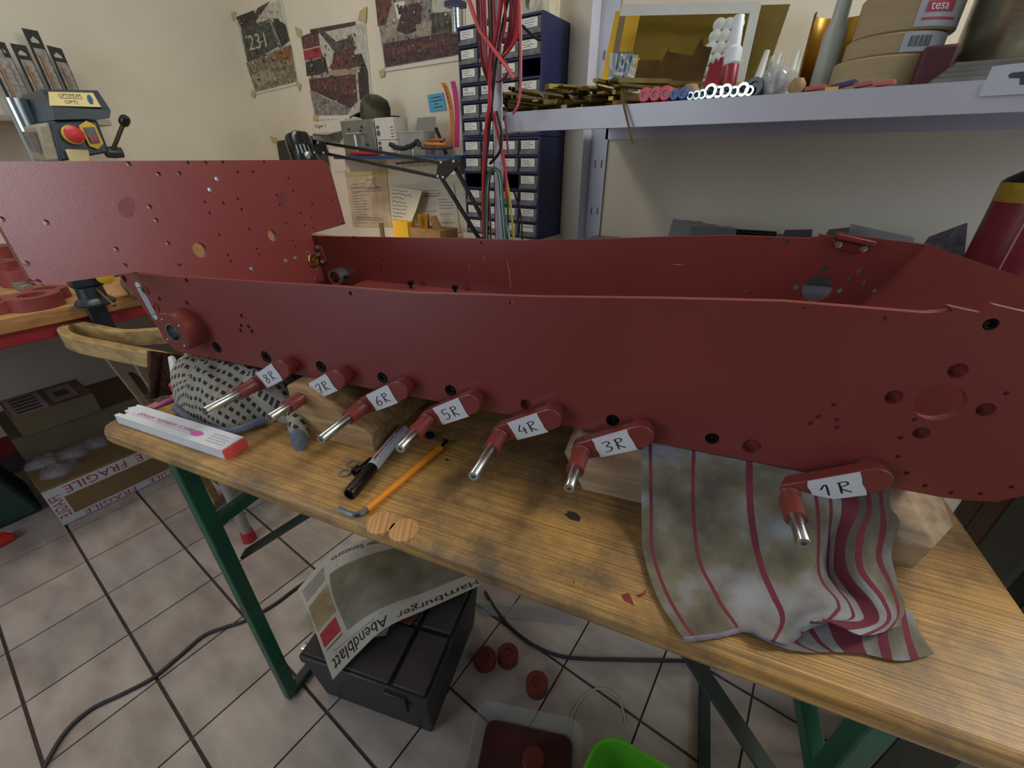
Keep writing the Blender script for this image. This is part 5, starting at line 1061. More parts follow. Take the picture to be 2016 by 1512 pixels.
# ------------------------------------------------------------------ drill press and drill bits at the left wall
m_opt = mat('blue_grey_casting', '2a3844', .4, var=.08)
m_cast = mat('grey_casting', '6c6a62', .5, var=.12)
dp = thing('drill_press', V((-2.1, .5, BZ)), 'bench drill press with cream type plate and red stop button', 'drill press')
DX = -1.98
MB().box(-2.32, .36, BZ+.0005, -2.0, .64, BZ+.03).build('base_plate', m_cast, dp, bev=.006)
b = MB(); b.cyl(V((-2.22, .44, BZ+.03)), V((-2.22, .44, 1.29)), .032, seg=24); b.build('column', mat('bright_column', 'b8c4c6', .2, metal=.9), dp)
zz = lambda x, y, X=DX: XP(x, y, X)
f0 = [XP(80, 176, DX-.05), XP(192, 178, DX-.05), XP(218, 217, DX), XP(104, 212, DX)]
b = MB(); f1 = [XP(104, 212, DX), XP(218, 217, DX), XP(216, 233, DX), XP(108, 236, DX)]; bk = V((-.24, 0, 0))
vs = [f0[0], f0[1], f0[2], f0[3], f1[3], f1[2], f0[0]+bk, f0[1]+bk, f1[2]+bk+V((-.04, 0, 0)), f1[3]+bk+V((-.04, 0, 0))]
b.add(vs, [(0, 3, 2, 1), (3, 4, 5, 2), (0, 1, 7, 6), (1, 2, 5, 8, 7), (0, 6, 9, 4, 3), (4, 9, 8, 5), (6, 7, 8, 9)]); bc = b.build('belt_cover', m_opt, dp, smooth=False)
nrm = (f0[1]-f0[0]).cross(f0[3]-f0[0]).normalized(); nrm = nrm if nrm.x > 0 else -nrm
lq = [PL(x, y, f0[0]+nrm*.001, nrm) for x, y in ((98, 208), (199, 211), (183, 183), (95, 181))]
b = MB(); b.prism(lq, nrm*.0006); b.build('type_plate', mat('cream_plate', 'd2c68e', .5), bc, smooth=False)
fn = quadfn(*lq, off=nrm*.0012); b = MB(); put_text(b, 'OPTIMUM', fn, .2, .62, .68, .88); stroke(b, [(.22, .55), (.7, .55)], fn, .03); put_text(b, 'OPTI', fn, .3, .16, .55, .4); b.build('type_lettering', mat('plate_ink', '3c3a30', .6), bc, smooth=False)
b = MB(); b.poly([fn(.85+.06*math.cos(k*.5)+.02*math.sin(k*.5), .5+.36*math.sin(k*.5)) for k in range(12)]); b.build('blue_emblem', mat('teal_print', '2a5a78', .6), bc, smooth=False)
hd = [XP(x, y, DX-.01) for x, y in ((98, 238), (192, 236), (216, 300), (120, 318))]
b = MB(); b.prism(hd, V((-.2, 0, 0))); b.build('head_casting', m_opt, dp, bev=.006)
b = MB(); b.prism([XP(x, y, DX-.02) for x, y in ((70, 245), (98, 240), (122, 318), (92, 318))], V((-.16, 0, 0))); b.build('cream_housing', mat('cream_casting', '9a9480', .5, var=.15), dp, bev=.008)
b = MB(); b.prism([XP(x, y, DX-.003) for x, y in ((127, 294), (172, 295), (176, 318), (138, 320))], V((.014, 0, 0))); b.build('guard_bracket', mat('cream_enamel', 'd0c090', .5), dp, bev=.003)
c_ = XP(143, 266, DX-.004); b = MB(); b.lathe(c_, (1, 0, .1), [(.026, 0), (.026, .006), (.02, .008)], 24); b.build('yellow_collar', mat('switch_yellow', 'd8b42c', .45), dp)
b = MB(); b.lathe(c_+V((.006, 0, 0)), (1, 0, .1), [(.012, 0), (.012, .012), (.023, .014), (.0225, .022), (.015, .028), (.0003, .030)], 26); b.build('stop_button', mat('stop_red', 'c83a40', .35), dp)
b = MB(); b.prism([XP(x, y, DX-.002) for x, y in ((154, 248), (169, 238), (186, 246), (203, 283), (192, 294), (176, 288))], V((.006, 0, 0))); sw = b.build('switch_plate', mat('switch_yellow'), dp, bev=.001)
b = MB(); b.prism([XP(x, y, DX+.0045) for x, y in ((163, 251), (185, 250), (197, 281), (178, 283))], V((.004, 0, 0))); b.build('switch_window', mat('smoked_window', '4c4a44', .3), sw, bev=.001)
b = MB(); b.prism([XP(x, y, DX+.0085) for x, y in ((174, 269), (191, 267), (195, 278), (179, 281))], V((.003, 0, 0))); b.build('off_key', mat('dim_red_key', '8a3a30', .4), sw, bev=.001)
l0, l1 = XP(222, 296, DX-.02), XP(243, 243, DX+.04); b = MB(); b.tube([l0, l1], .006, 10); lv = b.build('feed_lever', mat('brown_rod', '5a4a42', .35, metal=.6), dp)
b = MB(); b.lathe(l1, l1-l0, [(.0003, -.004), (.011, -.004), (.014, .004), (.014, .018), (.009, .026), (.0003, .027)], 16); b.build('lever_knob', m_black, lv)
b = MB(); b.lathe(XP(222, 300, DX-.03), (0, 1, 0), [(.0003, -.02), (.016, -.02), (.018, 0), (.016, .025), (.0003, .026)], 18); b.build('lever_hub', m_opt, dp)
b = MB(); b.cyl(XP(60, 260, DX-.05), XP(78, 300, DX-.05), .02, .016, seg=16); b.build('motor_bracket', m_cast, dp)
# small shelf with carded drill bits
ls = thing('tool_ledge', V((-2.5, .4, 1.2)), 'grey wall ledge holding carded drill bits', 'shelf')
MB().box(LW+.001, .05, 1.235, -2.4, .72, 1.255).build('ledge_board', mat('grey_ledge', '9a9a8c', .6), ls, bev=.002)
m_cardb = mat('black_card', '1c1a18', .6); m_blis = mat('grey_blister', '5a5650', .35, c2='8a867c', scale=60, detail=6)
for k, (cs, lb, w0) in enumerate((([(42, 55), (74, 61), (118, 172), (86, 172)], 'tallest black drill bit card above the drill press', -2.535), ([(91, 89), (121, 96), (152, 176), (122, 176)], 'black drill bit card overlapping the drill press cover end', -2.53), ([(19, 85), (51, 90), (92, 178), (60, 178)], 'black drill bit card between two others on the ledge', -2.525), ([(-20, 78), (9, 84), (60, 182), (28, 182)], 'black drill bit card with chrome bits showing', -2.52), ([(-52, 60), (-12, 62), (30, 186), (-10, 186)], 'wide black drill bit card at the far end of the ledge', -2.515))):
    q = [XP(x, y, w0) for x, y in cs]; dz = 1.2555-min(q[2].z, q[3].z)
    q = [p if i < 2 else V((p.x, p.y, 1.2557)) for i, p in enumerate(q)]; y0_, y1_ = q[0].y, q[1].y; q[2].y, q[3].y = y1_+.004, y0_+.004
    b = MB(); b.prism(q, V((.0015, 0, 0))); o = b.build('drill_bit_card', m_cardb, None, lb, 'drill bits', 'carded drill bits on the ledge', smooth=False)
    fn = quadfn(q[3], q[2], q[1], q[0], off=V((.002, 0, 0)))
    b = MB(); b.prism([fn(u, v) for u, v in ((.14, .04), (.9, .04), (.9, .8), (.14, .8))], V((.006, 0, 0))); b.build('blister', m_blis, o, smooth=False)
    b = MB(); b.poly([fn(u, v) for u, v in ((.25, .89), (.5, .93), (.75, .89), (.75, .86), (.25, .86))]); b.build('hang_hole', mat('ledge_wall_tone', 'b0ae9e', .8), o, smooth=False)
    b = MB(); b.tube([fn(.35, .1)+V((.007, 0, 0)), fn(.4, .72)+V((.007, 0, 0))], .004, 6); b.build('drill_bit', mat('bronze_bit', '7a5434', .35, metal=.6), o)
for k in range(3):
    p = XP(5+11*k, 182, -2.45); b = MB(); b.cyl(V((-2.45, p.y, 1.2555)), V((-2.45, p.y, 1.29)), .011, seg=14); b.build('chrome_drill_chuck', m_steel, None, ('chrome chuck at the far end of the tool ledge', 'chrome chuck between two others on the tool ledge', 'chrome chuck nearest the drill press on the tool ledge')[k], 'chuck', 'chucks on the ledge')
# ------------------------------------------------------------------ steel rack on the right
m_rack = mat('white_grey_enamel', 'c2c4d0', .32, var=.05, scale=6)
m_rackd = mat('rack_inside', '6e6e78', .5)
RX0, RX1, RY0, RY1 = -.605, .58, SHY, 1.412
rack = thing('steel_rack', V((.2, 1.1, 0)), 'grey white slotted steel rack with long shelves along the wall', 'shelf')
MB().box(RX0, RY0, SHZ-.0015, RX1, RY1, SHZ).build('shelf_top', m_rack, rack)
b = MB(); b.box(RX0, RY0-.001, SHZ-.036, RX1, RY0, SHZ); b.box(RX0, RY0, SHZ-.036, RX1, RY0+.018, SHZ-.035); b.box(RX0, RY0+.017, SHZ-.035, RX1, RY0+.018, SHZ-.026); b.build('shelf_lip', m_rack, rack, smooth=False)
b = MB(); b.box(RX0, RY1, SHZ-.036, RX1, RY1+.001, SHZ); b.build('rear_lip', m_rack, rack, smooth=False)
LZ = .885
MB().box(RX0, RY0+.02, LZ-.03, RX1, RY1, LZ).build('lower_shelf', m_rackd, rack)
def lprof(x, y, sx, sy, w_, nm='upright'):
    b = MB(); b.box(min(x, x+sx*w_), min(y, y+sy*.002), 0, max(x, x+sx*w_), max(y, y+sy*.002), 2.25); b.box(min(x, x+sx*.002), min(y, y+sy*w_), 0, max(x, x+sx*.002), max(y, y+sy*w_), 2.25)
    o = b.build(nm, m_rack, rack, smooth=False); return o
up0 = lprof(-.632, RY0-.012, 1, 1, .026); up = lprof(-.655, RY1+.002, 1, -1, .058); lprof(RX1+.03, RY0-.012, -1, 1, .03); lprof(RX1+.03, RY1+.002, -1, -1, .05)
for k in range(9):
    z = .95+k*.07
    for dx in (.02, .042):
        if (k+int(dx*100)) % 2: continue
        MB().box(-.655+dx, RY1-.0006, z, -.655+dx+.006, RY1-.0002, z+.022).build('slot', m_rackd, up, smooth=False)
# card clipped on the lip
q = [PL(x, y, V((0, SHY-.003, 0)), V((0, 1, 0))) for x, y in ((1926, 190), (2040, 184), (2060, 118), (1954, 131))]
b = MB(); b.prism(q, V((0, -.0008, 0))); o = b.build('white_card', mat('white_card', 'c8d0da', .5), None, 'white card with grey emblem clipped to the rack shelf edge', 'card', smooth=False)
fn = quadfn(*q, off=V((0, -.0012, 0))); b = MB(); b.poly([fn(u, v) for u, v in ((.38, .66), (.44, .72), (.8, .72), (.8, .3), (.66, .3), (.62, .52), (.42, .55))]); b.build('emblem', m_gray, o, smooth=False)

# wires hanging over the front post
m_wr = mat('red_wire', 'b02a34', .4); m_wd = mat('dark_red_wire', '701e28', .4); m_wk = mat('black_wire', '18181a', .4); m_wg = mat('green_wire', '2c6a4a', .4); m_ww = mat('white_wire', 'c8c8c8', .4); m_wy = mat('yellow_wire', 'b8a432', .4); m_wp = mat('pink_wire', 'c45a60', .4)
def Zm(pts): return [(860+x/3.15, y/3.15) for x, y in pts]
def wire(pts, r, m, lb, dY=0, ext=True):
    pp = [YP(x, y, SHY-.035+dY) for x, y in Zm(pts)]
    if ext: pp = [pp[0]+(pp[0]-pp[1])*1.0]+pp
    b = MB(); b.tube(smooth_path(pp, 6), r, 7); b.build('hanging_wire', m, None, lb, 'wire', 'wires hung on the rack post')
wire([(400, 0), (385, 120), (345, 340), (330, 520), (328, 640), (305, 820), (290, 1100), (290, 1460)], .0042, m_wr, 'thick bright red wire hanging straight down the rack post', -.004)
wire([(440, 0), (400, 200), (365, 400), (345, 600), (320, 860), (303, 1060), (300, 1300)], .003, m_wk, 'black wire hanging beside the thick red wire', 0)
wire([(195, 0), (260, 180), (345, 300), (440, 430), (475, 490)], .003, m_wp, 'pink red twin wire crossing over the bundle with a free end', -.018)
wire([(205, 0), (268, 180), (352, 298), (448, 430), (480, 488)], .0024, m_wr, 'red strand running beside the crossing twin wire', -.016)
for k, (dx, m) in enumerate(((0, m_wd), (14, m_wr), (28, m_wd), (42, m_wr))):
    wire([(250+dx, 0), (258+dx, 150), (272+dx*.8, 320), (290+dx*.6, 430), (318+dx*.2, 510)], .0026, m, ('dark red wire at the outer edge of the bundle', 'red wire second in the hanging bundle', 'dark red wire inside the hanging bundle', 'red wire inside the bundle next to the post')[k], .004+.003*k)
for k in range(6):
    dx = k*12; wire([(520-dx, 0), (512-dx, 140), (492-dx*.9, 240), (450-dx*.5, 310), (405-dx*.2, 355+k*8)], .0026, (m_wr, m_wr, m_wd, m_wr, m_wd, m_wd)[k], ('outermost red wire of the curved coil', 'red wire just inside the curved coil edge', 'dark red wire in the middle of the curved coil', 'bright red wire in the middle of the curved coil', 'dark red wire near the post in the curved coil', 'innermost dark red wire of the curved coil')[k], -.006+.004*k)
for k, (x0_, x1_, y1_, m) in enumerate(((300, 318, 520, m_wr), (322, 326, 480, m_wd), (338, 332, 560, m_wk), (355, 338, 470, m_wr), (420, 372, 330, m_wr), (455, 418, 300, m_wd))):
    wire([(x0_, 0), (x0_+6, y1_*.4), ((x0_+x1_)/2+4, y1_*.75), (x1_, y1_)], .0025, m, ('red wire left of the post in the upper bundle', 'dark red wire hugging the post', 'black wire hugging the post in the upper bundle', 'bright red wire over the middle of the post', 'short red wire beside the black wire', 'short dark red wire inside the curved coil')[k].replace('left of', 'just beside'), .006-.002*k)
wire([(405, 350), (440, 420), (430, 470), (395, 500), (370, 505)], .0026, m_wd, 'dark red wire loop below the curved coil', .002, False)
wire([(515, 0), (519, 150), (521, 300), (521, 420), (518, 560), (500, 660), (470, 705)], .0026, m_wp, 'pale red wire hanging down in front of the brass tubes', -.03)
wire([(530, 160), (570, 200), (620, 240), (650, 245)], .0026, m_wk, 'short black wire running towards the drawer cabinet', .02, False)
wire([(370, 690), (398, 800), (400, 880), (388, 945), (330, 1015)], .0032, m_wk, 'black wire bowed out over the lower post', -.002, False)
wire([(350, 690), (370, 790), (395, 900), (425, 1060), (432, 1240)], .0036, m_wr, 'red wire crossing the lower post', 0, False)
wire([(420, 730), (432, 820), (440, 930), (443, 960)], .002, m_wd, 'thin brown wire below the shelf corner', -.006, False)
for k, (m, lb) in enumerate(((m_wg, 'green wire arched over the lower post'), (m_ww, 'white wire arched over the lower post'), (m_wk, 'black wire arched over the lower post'))):
    d = k*7; wire([(300+d, 1490), (303+d, 1250), (312+d, 1110), (350, 1040+d), (398-d, 1090), (412-d, 1250), (432-d, 1490)], .0028, m, lb, -.004+.003*k, False)
wire([(430, 1100), (450, 1220), (465, 1350), (478, 1490)], .0028, m_wy, 'yellow wire hanging right of the lower post', .002, False)
wire([(425, 1120), (438, 1240), (442, 1360), (440, 1490)], .0026, m_wg, 'green wire hanging beside the yellow wire', .006, False)
wire([(398, 1220), (420, 1330), (455, 1490)], .0022, m_ww, 'white wire end trailing behind the hull', 0, False)
wire([(320, 1200), (330, 1320), (335, 1490)], .0024, m_wd, 'dark red wire end trailing behind the hull', 0, False)
wire([(470, 1180), (505, 1260), (525, 1360), (530, 1490)], .0018, m_wk, 'thin black wire hanging before the lower cabinet', .03, False)

# ------------------------------------------------------------------ things lying on the upper shelf
m_br = mat('dull_brass', '8d7c3e', .34, metal=.85, var=.15, scale=30); m_br2 = mat('dark_brass', '6a5a34', .4, metal=.8, var=.15, scale=30); m_sheet = mat('brass_sheet', '94803a', .3, metal=.9, var=.12, scale=8)
def P4(x, y, Y): return YP(960+x/3.733, y/3.733, Y)
rn = random.Random(21)
tl_ = ('widest', 'small upper', 'second wide', 'thin middle', 'thick middle', 'pale solid', 'slim', 'lowest hollow', 'bright solid', 'outermost thin', 'short solid', 'bottom solid')
for k, (x, y, r) in enumerate(((75, 700, 22), (132, 650, 13), (160, 660, 17), (135, 718, 13), (168, 715, 18), (75, 745, 15), (120, 748, 11), (103, 772, 15), (132, 777, 17), (52, 797, 11), (107, 805, 12), (133, 818, 12))):
    p = P4(x+30, y, SHY+.004+.004*(k % 4)); R_ = r/3.733/895; p.z = max(p.z, SHZ+R_+.0006); q = p+V((.02+.05*rn.random(), .30+.08*rn.random(), 0))
    b = MB(); u_, w_, a_ = frame(q-p); L_ = (q-p).length
    b.lathe(p, q-p, [(R_*.72, .02), (R_*.72, 0), (R_, 0), (R_, L_), (.0002, L_)] if k not in (5, 8, 10, 11) else [(.0002, 0), (R_, 0), (R_, L_), (.0002, L_)], 16)
    b.build('brass_tube', m_br2 if k % 3 else m_br, None, tl_[k]+' brass tube in the bundle at the shelf end', 'brass tube', 'brass tubes on the rack shelf')
lay = 0
for k in range(44):
    fx = rn.uniform(1046, 1228); Lg = rn.uniform(.12, .34); Y = SHY+.003+rn.uniform(0, .045); x0 = YP(fx, 200, Y).x
    zz_ = SHZ+.0008+(k//9)*.0094; an = 1.5708+rn.uniform(-.75, .45); d = V((math.cos(an), math.sin(an), rn.uniform(0, .03))); s_ = V((-d.y, d.x, 0)); w_ = rn.uniform(.006, .018); h_ = rn.uniform(.003, .009)
    p = V((x0, Y, zz_)); b = MB()
    if k % 3 == 0: b.obox(p, d*Lg, s_*w_, V((0, 0, .0012))); b.obox(p+V((0, 0, .0012)), d*Lg, s_*.0012, V((0, 0, h_)))
    else: b.obox(p, d*Lg, s_*w_, V((0, 0, h_)))
    b.build('brass_strip', (m_br, m_br2)[k % 2], None, 'brass strip in the loose pile on the rack shelf', 'brass strip', 'loose brass strips')
b = MB(); b.tube(smooth_path([YP(1224, 172, SHY+.01), YP(1226, 196, SHY-.006), YP(1234, 232, SHY-.012), YP(1247, 281, SHY-.016)], 5), .0022, 6); b.build('bent_rod', m_br2, None, 'thin bent brass rod hanging down over the shelf edge', 'rod')
b = MB(); b.grid(lambda u, v: P4(245+160*u, 605+110*u*(1-v)+20*v+90*v*u, SHY+.005)+V((0, .01*math.sin(u*3), .004*v)), 8, 5, .0008); b.build('clear_sleeve', mat('hazy_film', 'a8a8a0', .25, alpha=.45), None, 'clear plastic sleeve over the brass tubes', 'sleeve')
def lean(name, corners, Y0_, Y1_, m, label, cat, group=None, t=.0015):
    """flat sheet standing on the shelf: lower corners at depth Y0_, upper at Y1_"""
    n = len(corners)//2; pts = []
    zs = [c[1] for c in corners]; lo, hi = max(zs), min(zs)
    for x, y in corners: f = (lo-y)/(lo-hi); p = YP(x, y, Y0_+(Y1_-Y0_)*f); pts.append(V((p.x, p.y, max(p.z, SHZ+.0005))))
    b = MB(); b.prism(pts, V((0, t, 0))); return b.build(name, m, None, label, cat, group, smooth=False), pts
lean('brass_sheet', [(1180, 175), (1250, 175), (1290, 20), (1212, 22)], 1.22, 1.30, mat('bright_brass_sheet', 'd2ac36', .35, metal=.6), 'bright brass sheet at the rack upright', 'brass sheet', 'brass sheets on the rack shelf')
lean('brass_sheet', [(1230, 173), (1470, 170), (1495, 14), (1262, 22)], 1.18, 1.27, m_sheet, 'large brass sheet inside the white edged package', 'brass sheet', 'brass sheets on the rack shelf')
lean('brass_sheet', [(1440, 172), (1500, 172), (1556, 8), (1490, 10)], 1.20, 1.30, mat('olive_brass_sheet', '7a6a36', .4, metal=.6), 'olive toned brass sheet beside the package', 'brass sheet', 'brass sheets on the rack shelf')
lean('bronze_plate', [(1244, 176), (1378, 174), (1402, 93), (1386, 91), (1383, 72), (1363, 110), (1316, 102), (1319, 90), (1299, 128), (1300, 118), (1257, 118)], 1.08, 1.11, mat('brown_bronze', '5a4526', .35, metal=.75, var=.2, scale=20), 'stepped brown bronze plate leaning before the package', 'metal plate')
lean('brass_offcut', [(1232, 176), (1250, 176), (1260, 114), (1246, 113)], 1.10, 1.13, mat('bright_brass_sheet'), 'narrow bright brass offcut beside the bronze plate', 'brass sheet')
# clear package with white frame
pk = thing('display_package', V((YP(1340, 170, 1.16).x, 1.17, SHZ)), 'clear package with white border and blister bumps leaning on the rack wall', 'package')
fr = [YP(x, y, Y) for x, y, Y in ((1188, 172, 1.155), (1462, 172, 1.155), (1500, 3, 1.235), (1224, 8, 1.235))]
for p in fr[:2]: p.z = SHZ+.0006
fn = quadfn(*fr)
m_white = mat('white_print_card', 'b8bcba', .5)
def strip(u0, v0, u1, v1, nm, m, off=0, t=.0012):
    b = MB(); b.prism([fn(u, v)+V((0, off, 0)) for u, v in ((u0, v0), (u1, v0), (u1, v1), (u0, v1))], V((0, t, 0))); return b.build(nm, m, pk, smooth=False)
strip(0, .90, 1, 1, 'border', m_white); strip(.94, 0, 1, .90, 'border', m_white); strip(0, 0, .05, .90, 'border', mat('brown_border', '6a5a40', .5))
for r in range(6):
    for c in range(3):
        if r+c > 6: continue
        u = .76+.06*c-.012*r; v = .80-.105*r; b = MB(); cc = fn(u, v)+V((0, -.002, 0)); b.lathe(cc, (0, -1, .2), [(.0135, 0), (.012, .004), (.006, .006), (.0003, .0065)], 14); b.build('blister_bump', mat('white_blister', 'c2c6c2', .35), pk)
bgp = [YP(x, y, 1.0) for x, y in ((1196, 172), (1246, 172), (1256, 108), (1200, 104))]
b = MB(); b.grid(lambda u, v: quadfn(*bgp)(u, v)+V((0, .006*mnoise.noise(V((u*6, v*6, 1))), 0)) if v > 0 else V((quadfn(*bgp)(u, 0).x, 1.0, SHZ+.0008)), 10, 10, .0008); bo = b.build('zip_bag', mat('clear_zip_bag', 'c0ccd0', .15, alpha=.45, spec=.8), None, 'clear zip bag with blue pieces in front of the brass sheet', 'bag', angle=80)
for k in range(4):
    p = quadfn(*bgp)(.25+.15*k, .25); b = MB(); b.tube([p+V((0, .003, 0)), p+V((.006, .003, .045))], .003, 6); b.build('blue_piece', mat('blue_grey_piece', '3c6a7c', .5), bo)
# paint pens with caps towards the front
def peny(x, y, R_, m, m2, lb, cat='paint pen', grp='paint pens on the shelf edge'):
    p = YP(x, y, SHY+.004); p.z = SHZ+R_+.0006; t = thing('paint_pen', V((p.x, SHY+.05, SHZ)), lb, cat, grp)
    b = MB(); b.lathe(p, (0, 1, 0), [(.0003, .002), (R_*.35, .002), (R_*.4, 0), (R_*.8, 0), (R_, .004), (R_, .04), (R_*.9, .042)], 18); b.build('cap', m, t)
    b = MB(); b.lathe(p, (0, 1, 0), [(R_*.85, .041), (R_*.85, .12), (.0003, .12)], 16); b.build('barrel', m2, t)
m_pr_ = mat('red_cap', 'c0303a', .35); m_pb_ = mat('blue_cap', '1f4a8c', .35); m_prb = mat('white_barrel', 'c4c4c0', .4)
peny(1268, 190, .0118, m_pr_, m_prb, 'red paint pen beside the brass strips'); peny(1289, 187, .0118, m_pr_, m_prb, 'red paint pen between two other red pens'); peny(1309.5, 182, .0118, m_pr_, m_prb, 'red paint pen next to the blue pens')
peny(1327.5, 184, .0092, m_pb_, m_prb, 'blue paint pen next to the red pens'); peny(1344.5, 183, .0098, m_pb_, m_prb, 'blue paint pen next to the wooden knob')
# wooden knobs, sockets
def knob(x, y, R_, m, nm, lb, cat, Y=SHY+.05):
    p = YP(x, y, Y); b = MB(); b.lathe(V((p.x, Y, SHZ+.0006)), (0, 0, 1), [(.0003, 0), (R_*.7, 0), (R_, R_*.5), (R_, R_*1.1), (R_*.6, R_*1.7), (.0003, R_*1.8)], 16); b.build(nm, m, None, lb, cat)
knob(1361, 170, .016, mat('pale_wood_knob', '9a7e58', .6), 'wooden_knob', 'pale wooden knob behind the blue pens', 'knob'); knob(1571, 162, .0115, mat('pale_wood_knob'), 'wooden_knob', 'pale wooden knob beside the clear bottle cap', 'knob', SHY+.02)
for k, (x, R_, lb) in enumerate(((1360, .006, 'slim chrome socket next to the blue pen'), (1372, .0065, 'chrome socket second from the blue pens'), (1383, .007, 'chrome socket between two slim ones'), (1398, .0105, 'large chrome socket in the row'), (1414, .0085, 'chrome socket right after the large one'), (1428, .0095, 'broad chrome socket under the red tube'), (1445, .0075, 'chrome socket after the broad one'), (1461, .0095, 'chrome socket beside the black cap'), (1474, .007, 'last chrome socket touching the black cap'))):
    p = YP(x, 182, SHY+.006); c_ = V((p.x, SHY+.006, SHZ+R_+.0006)); b = MB(); b.lathe(c_, (.15, 1, 0), [(R_*.55, .01), (R_*.6, 0), (R_, 0), (R_, .012), (R_*.85, .016), (R_*.85, .028), (.0003, .028)], 14); b.build('chrome_socket', m_steel, None, lb, 'socket', 'chrome sockets on the shelf edge')
# red glue tube standing, red comb
b = MB(); p, q = YP(1434, 176, 1.0), YP(1456, 28, 1.02); p.z = SHZ+.0006; ax = q-p; L_ = ax.length
gt_ = thing('glue_syringe', p, 'red glue syringe with white plunger standing on the rack shelf', 'syringe')
b.lathe(p, ax, [(.0003, 0), (.012, 0), (.0135, L_*.04), (.0135, L_*.44), (.012, L_*.46)], 20); b.build('red_barrel', mat('raspberry_plastic', '8e2434', .35), gt_)
b = MB(); b.lathe(p, ax, [(.0125, L_*.45), (.0145, L_*.47), (.0145, L_*.62), (.010, L_*.66), (.009, L_*.98), (.0003, L_)], 20); b.build('white_plunger', mat('milky_plastic'), gt_)
lean('red_scraper', [(1384, 172), (1415, 172), (1424, 112), (1417, 114), (1414, 124), (1410, 114), (1404, 126), (1398, 122), (1394, 140)], .99, 1.02, mat('raspberry_plastic'), 'red toothed plastic scraper leaning beside the glue syringe', 'scraper', t=.012)
lean('corrugated_card', [(1398, 174), (1425, 174), (1436, 120), (1412, 118)], 1.05, 1.07, mat('kraft_card'), 'strip of corrugated card behind the red scraper', 'card', t=.006)
# white cartridge nozzles
for k, (x0, y0, x1, y1) in enumerate(((1487, 160, 1511, 100), (1498, 160, 1522, 112), (1516, 152, 1535, 106), (1524, 150, 1541, 112), (1553, 150, 1570, 102), (1560, 150, 1577, 104))):
    p, q = YP(x0, y0, SHY+.06+.01*(k % 2)), YP(x1, y1, SHY+.08+.01*(k % 2)); p.z = SHZ+.0006; b = MB(); b.lathe(p, q-p, [(.0003, 0), (.0105, 0), (.0105, .01), (.008, .014), (.004, (q-p).length), (.0003, (q-p).length)], 14)
    b.build('cartridge_nozzle', mat('ivory_plastic', 'c9cdc4', .4), None, ('outer nozzle of the pair behind the black cap', 'inner nozzle of the pair behind the black cap', 'nozzle left standing over the clear cap', 'nozzle leaning over the clear cap rim', 'front nozzle beside the brass roll', 'rear nozzle beside the brass roll')[k].replace('left ', ''), 'nozzle', 'white cartridge nozzles')
p = YP(1486, 163, SHY+.012); b = MB(); b.lathe(V((p.x, SHY+.012, SHZ+.0135)), (.1, 1, 0), [(.0003, .004), (.006, .004), (.007, 0), (.0125, 0), (.0128, .03), (.0003, .03)], 20); b.build('bottle_top', m_black, None, 'round black bottle top lying on the rack shelf edge', 'bottle top')
p = YP(1527, 156, SHY+.03); b = MB(); c_ = V((p.x, SHY+.03, SHZ+.0215)); b.lathe(c_, (.3, 1, 0), [(.0003, -.022), (.010, -.020), (.017, -.013), (.0205, -.003), (.0208, .008), (.018, .01), (.018, .04), (.0003, .04)], 24); b.build('clear_bottle_cap', mat('clear_cap_plastic', 'b4b6b8', .15, alpha=.6, spec=.8), None, 'round clear plastic bottle cap on the shelf edge', 'cap')
# rolled brass sheet with bottle inside
p = YP(1612, 160, 1.03); cR = V((p.x+.015, 1.07, SHZ+.0006)); hz2 = YP(1620, 22, 1.05).z-SHZ
b = MB(); b.grid(lambda u, v: cR+V((.052*math.cos(-.75+u*4.3), .052*math.sin(-.75+u*4.3), hz2*v)), 24, 2, .0012); b.build('brass_roll', mat('amber_brass', 'a87a28', .3, metal=.8), None, 'rolled brass sheet standing open beside the tape rolls', 'brass sheet')
b = MB(); b.lathe(cR+V((-.012, -.018, .0006)), (0, 0, 1), [(.0003, 0), (.017, 0), (.017, hz2*.75), (.012, hz2*.86), (.010, hz2*1.25), (.0003, hz2*1.25)], 20); b.build('white_bottle', mat('grey_white_plastic', 'a4aaa4', .35), None, 'whitish bottle standing inside the rolled brass sheet', 'bottle')
b = MB(); b.lathe(cR+V((.016, -.026, .0006)), (.12, 0, 1), [(.0003, 0), (.009, 0), (.009, hz2*.6), (.006, hz2*.72), (.0003, hz2*.75)], 14); b.build('blue_grey_tube', mat('blue_grey_piece'), None, 'blue grey tube in front of the rolled brass', 'tube')
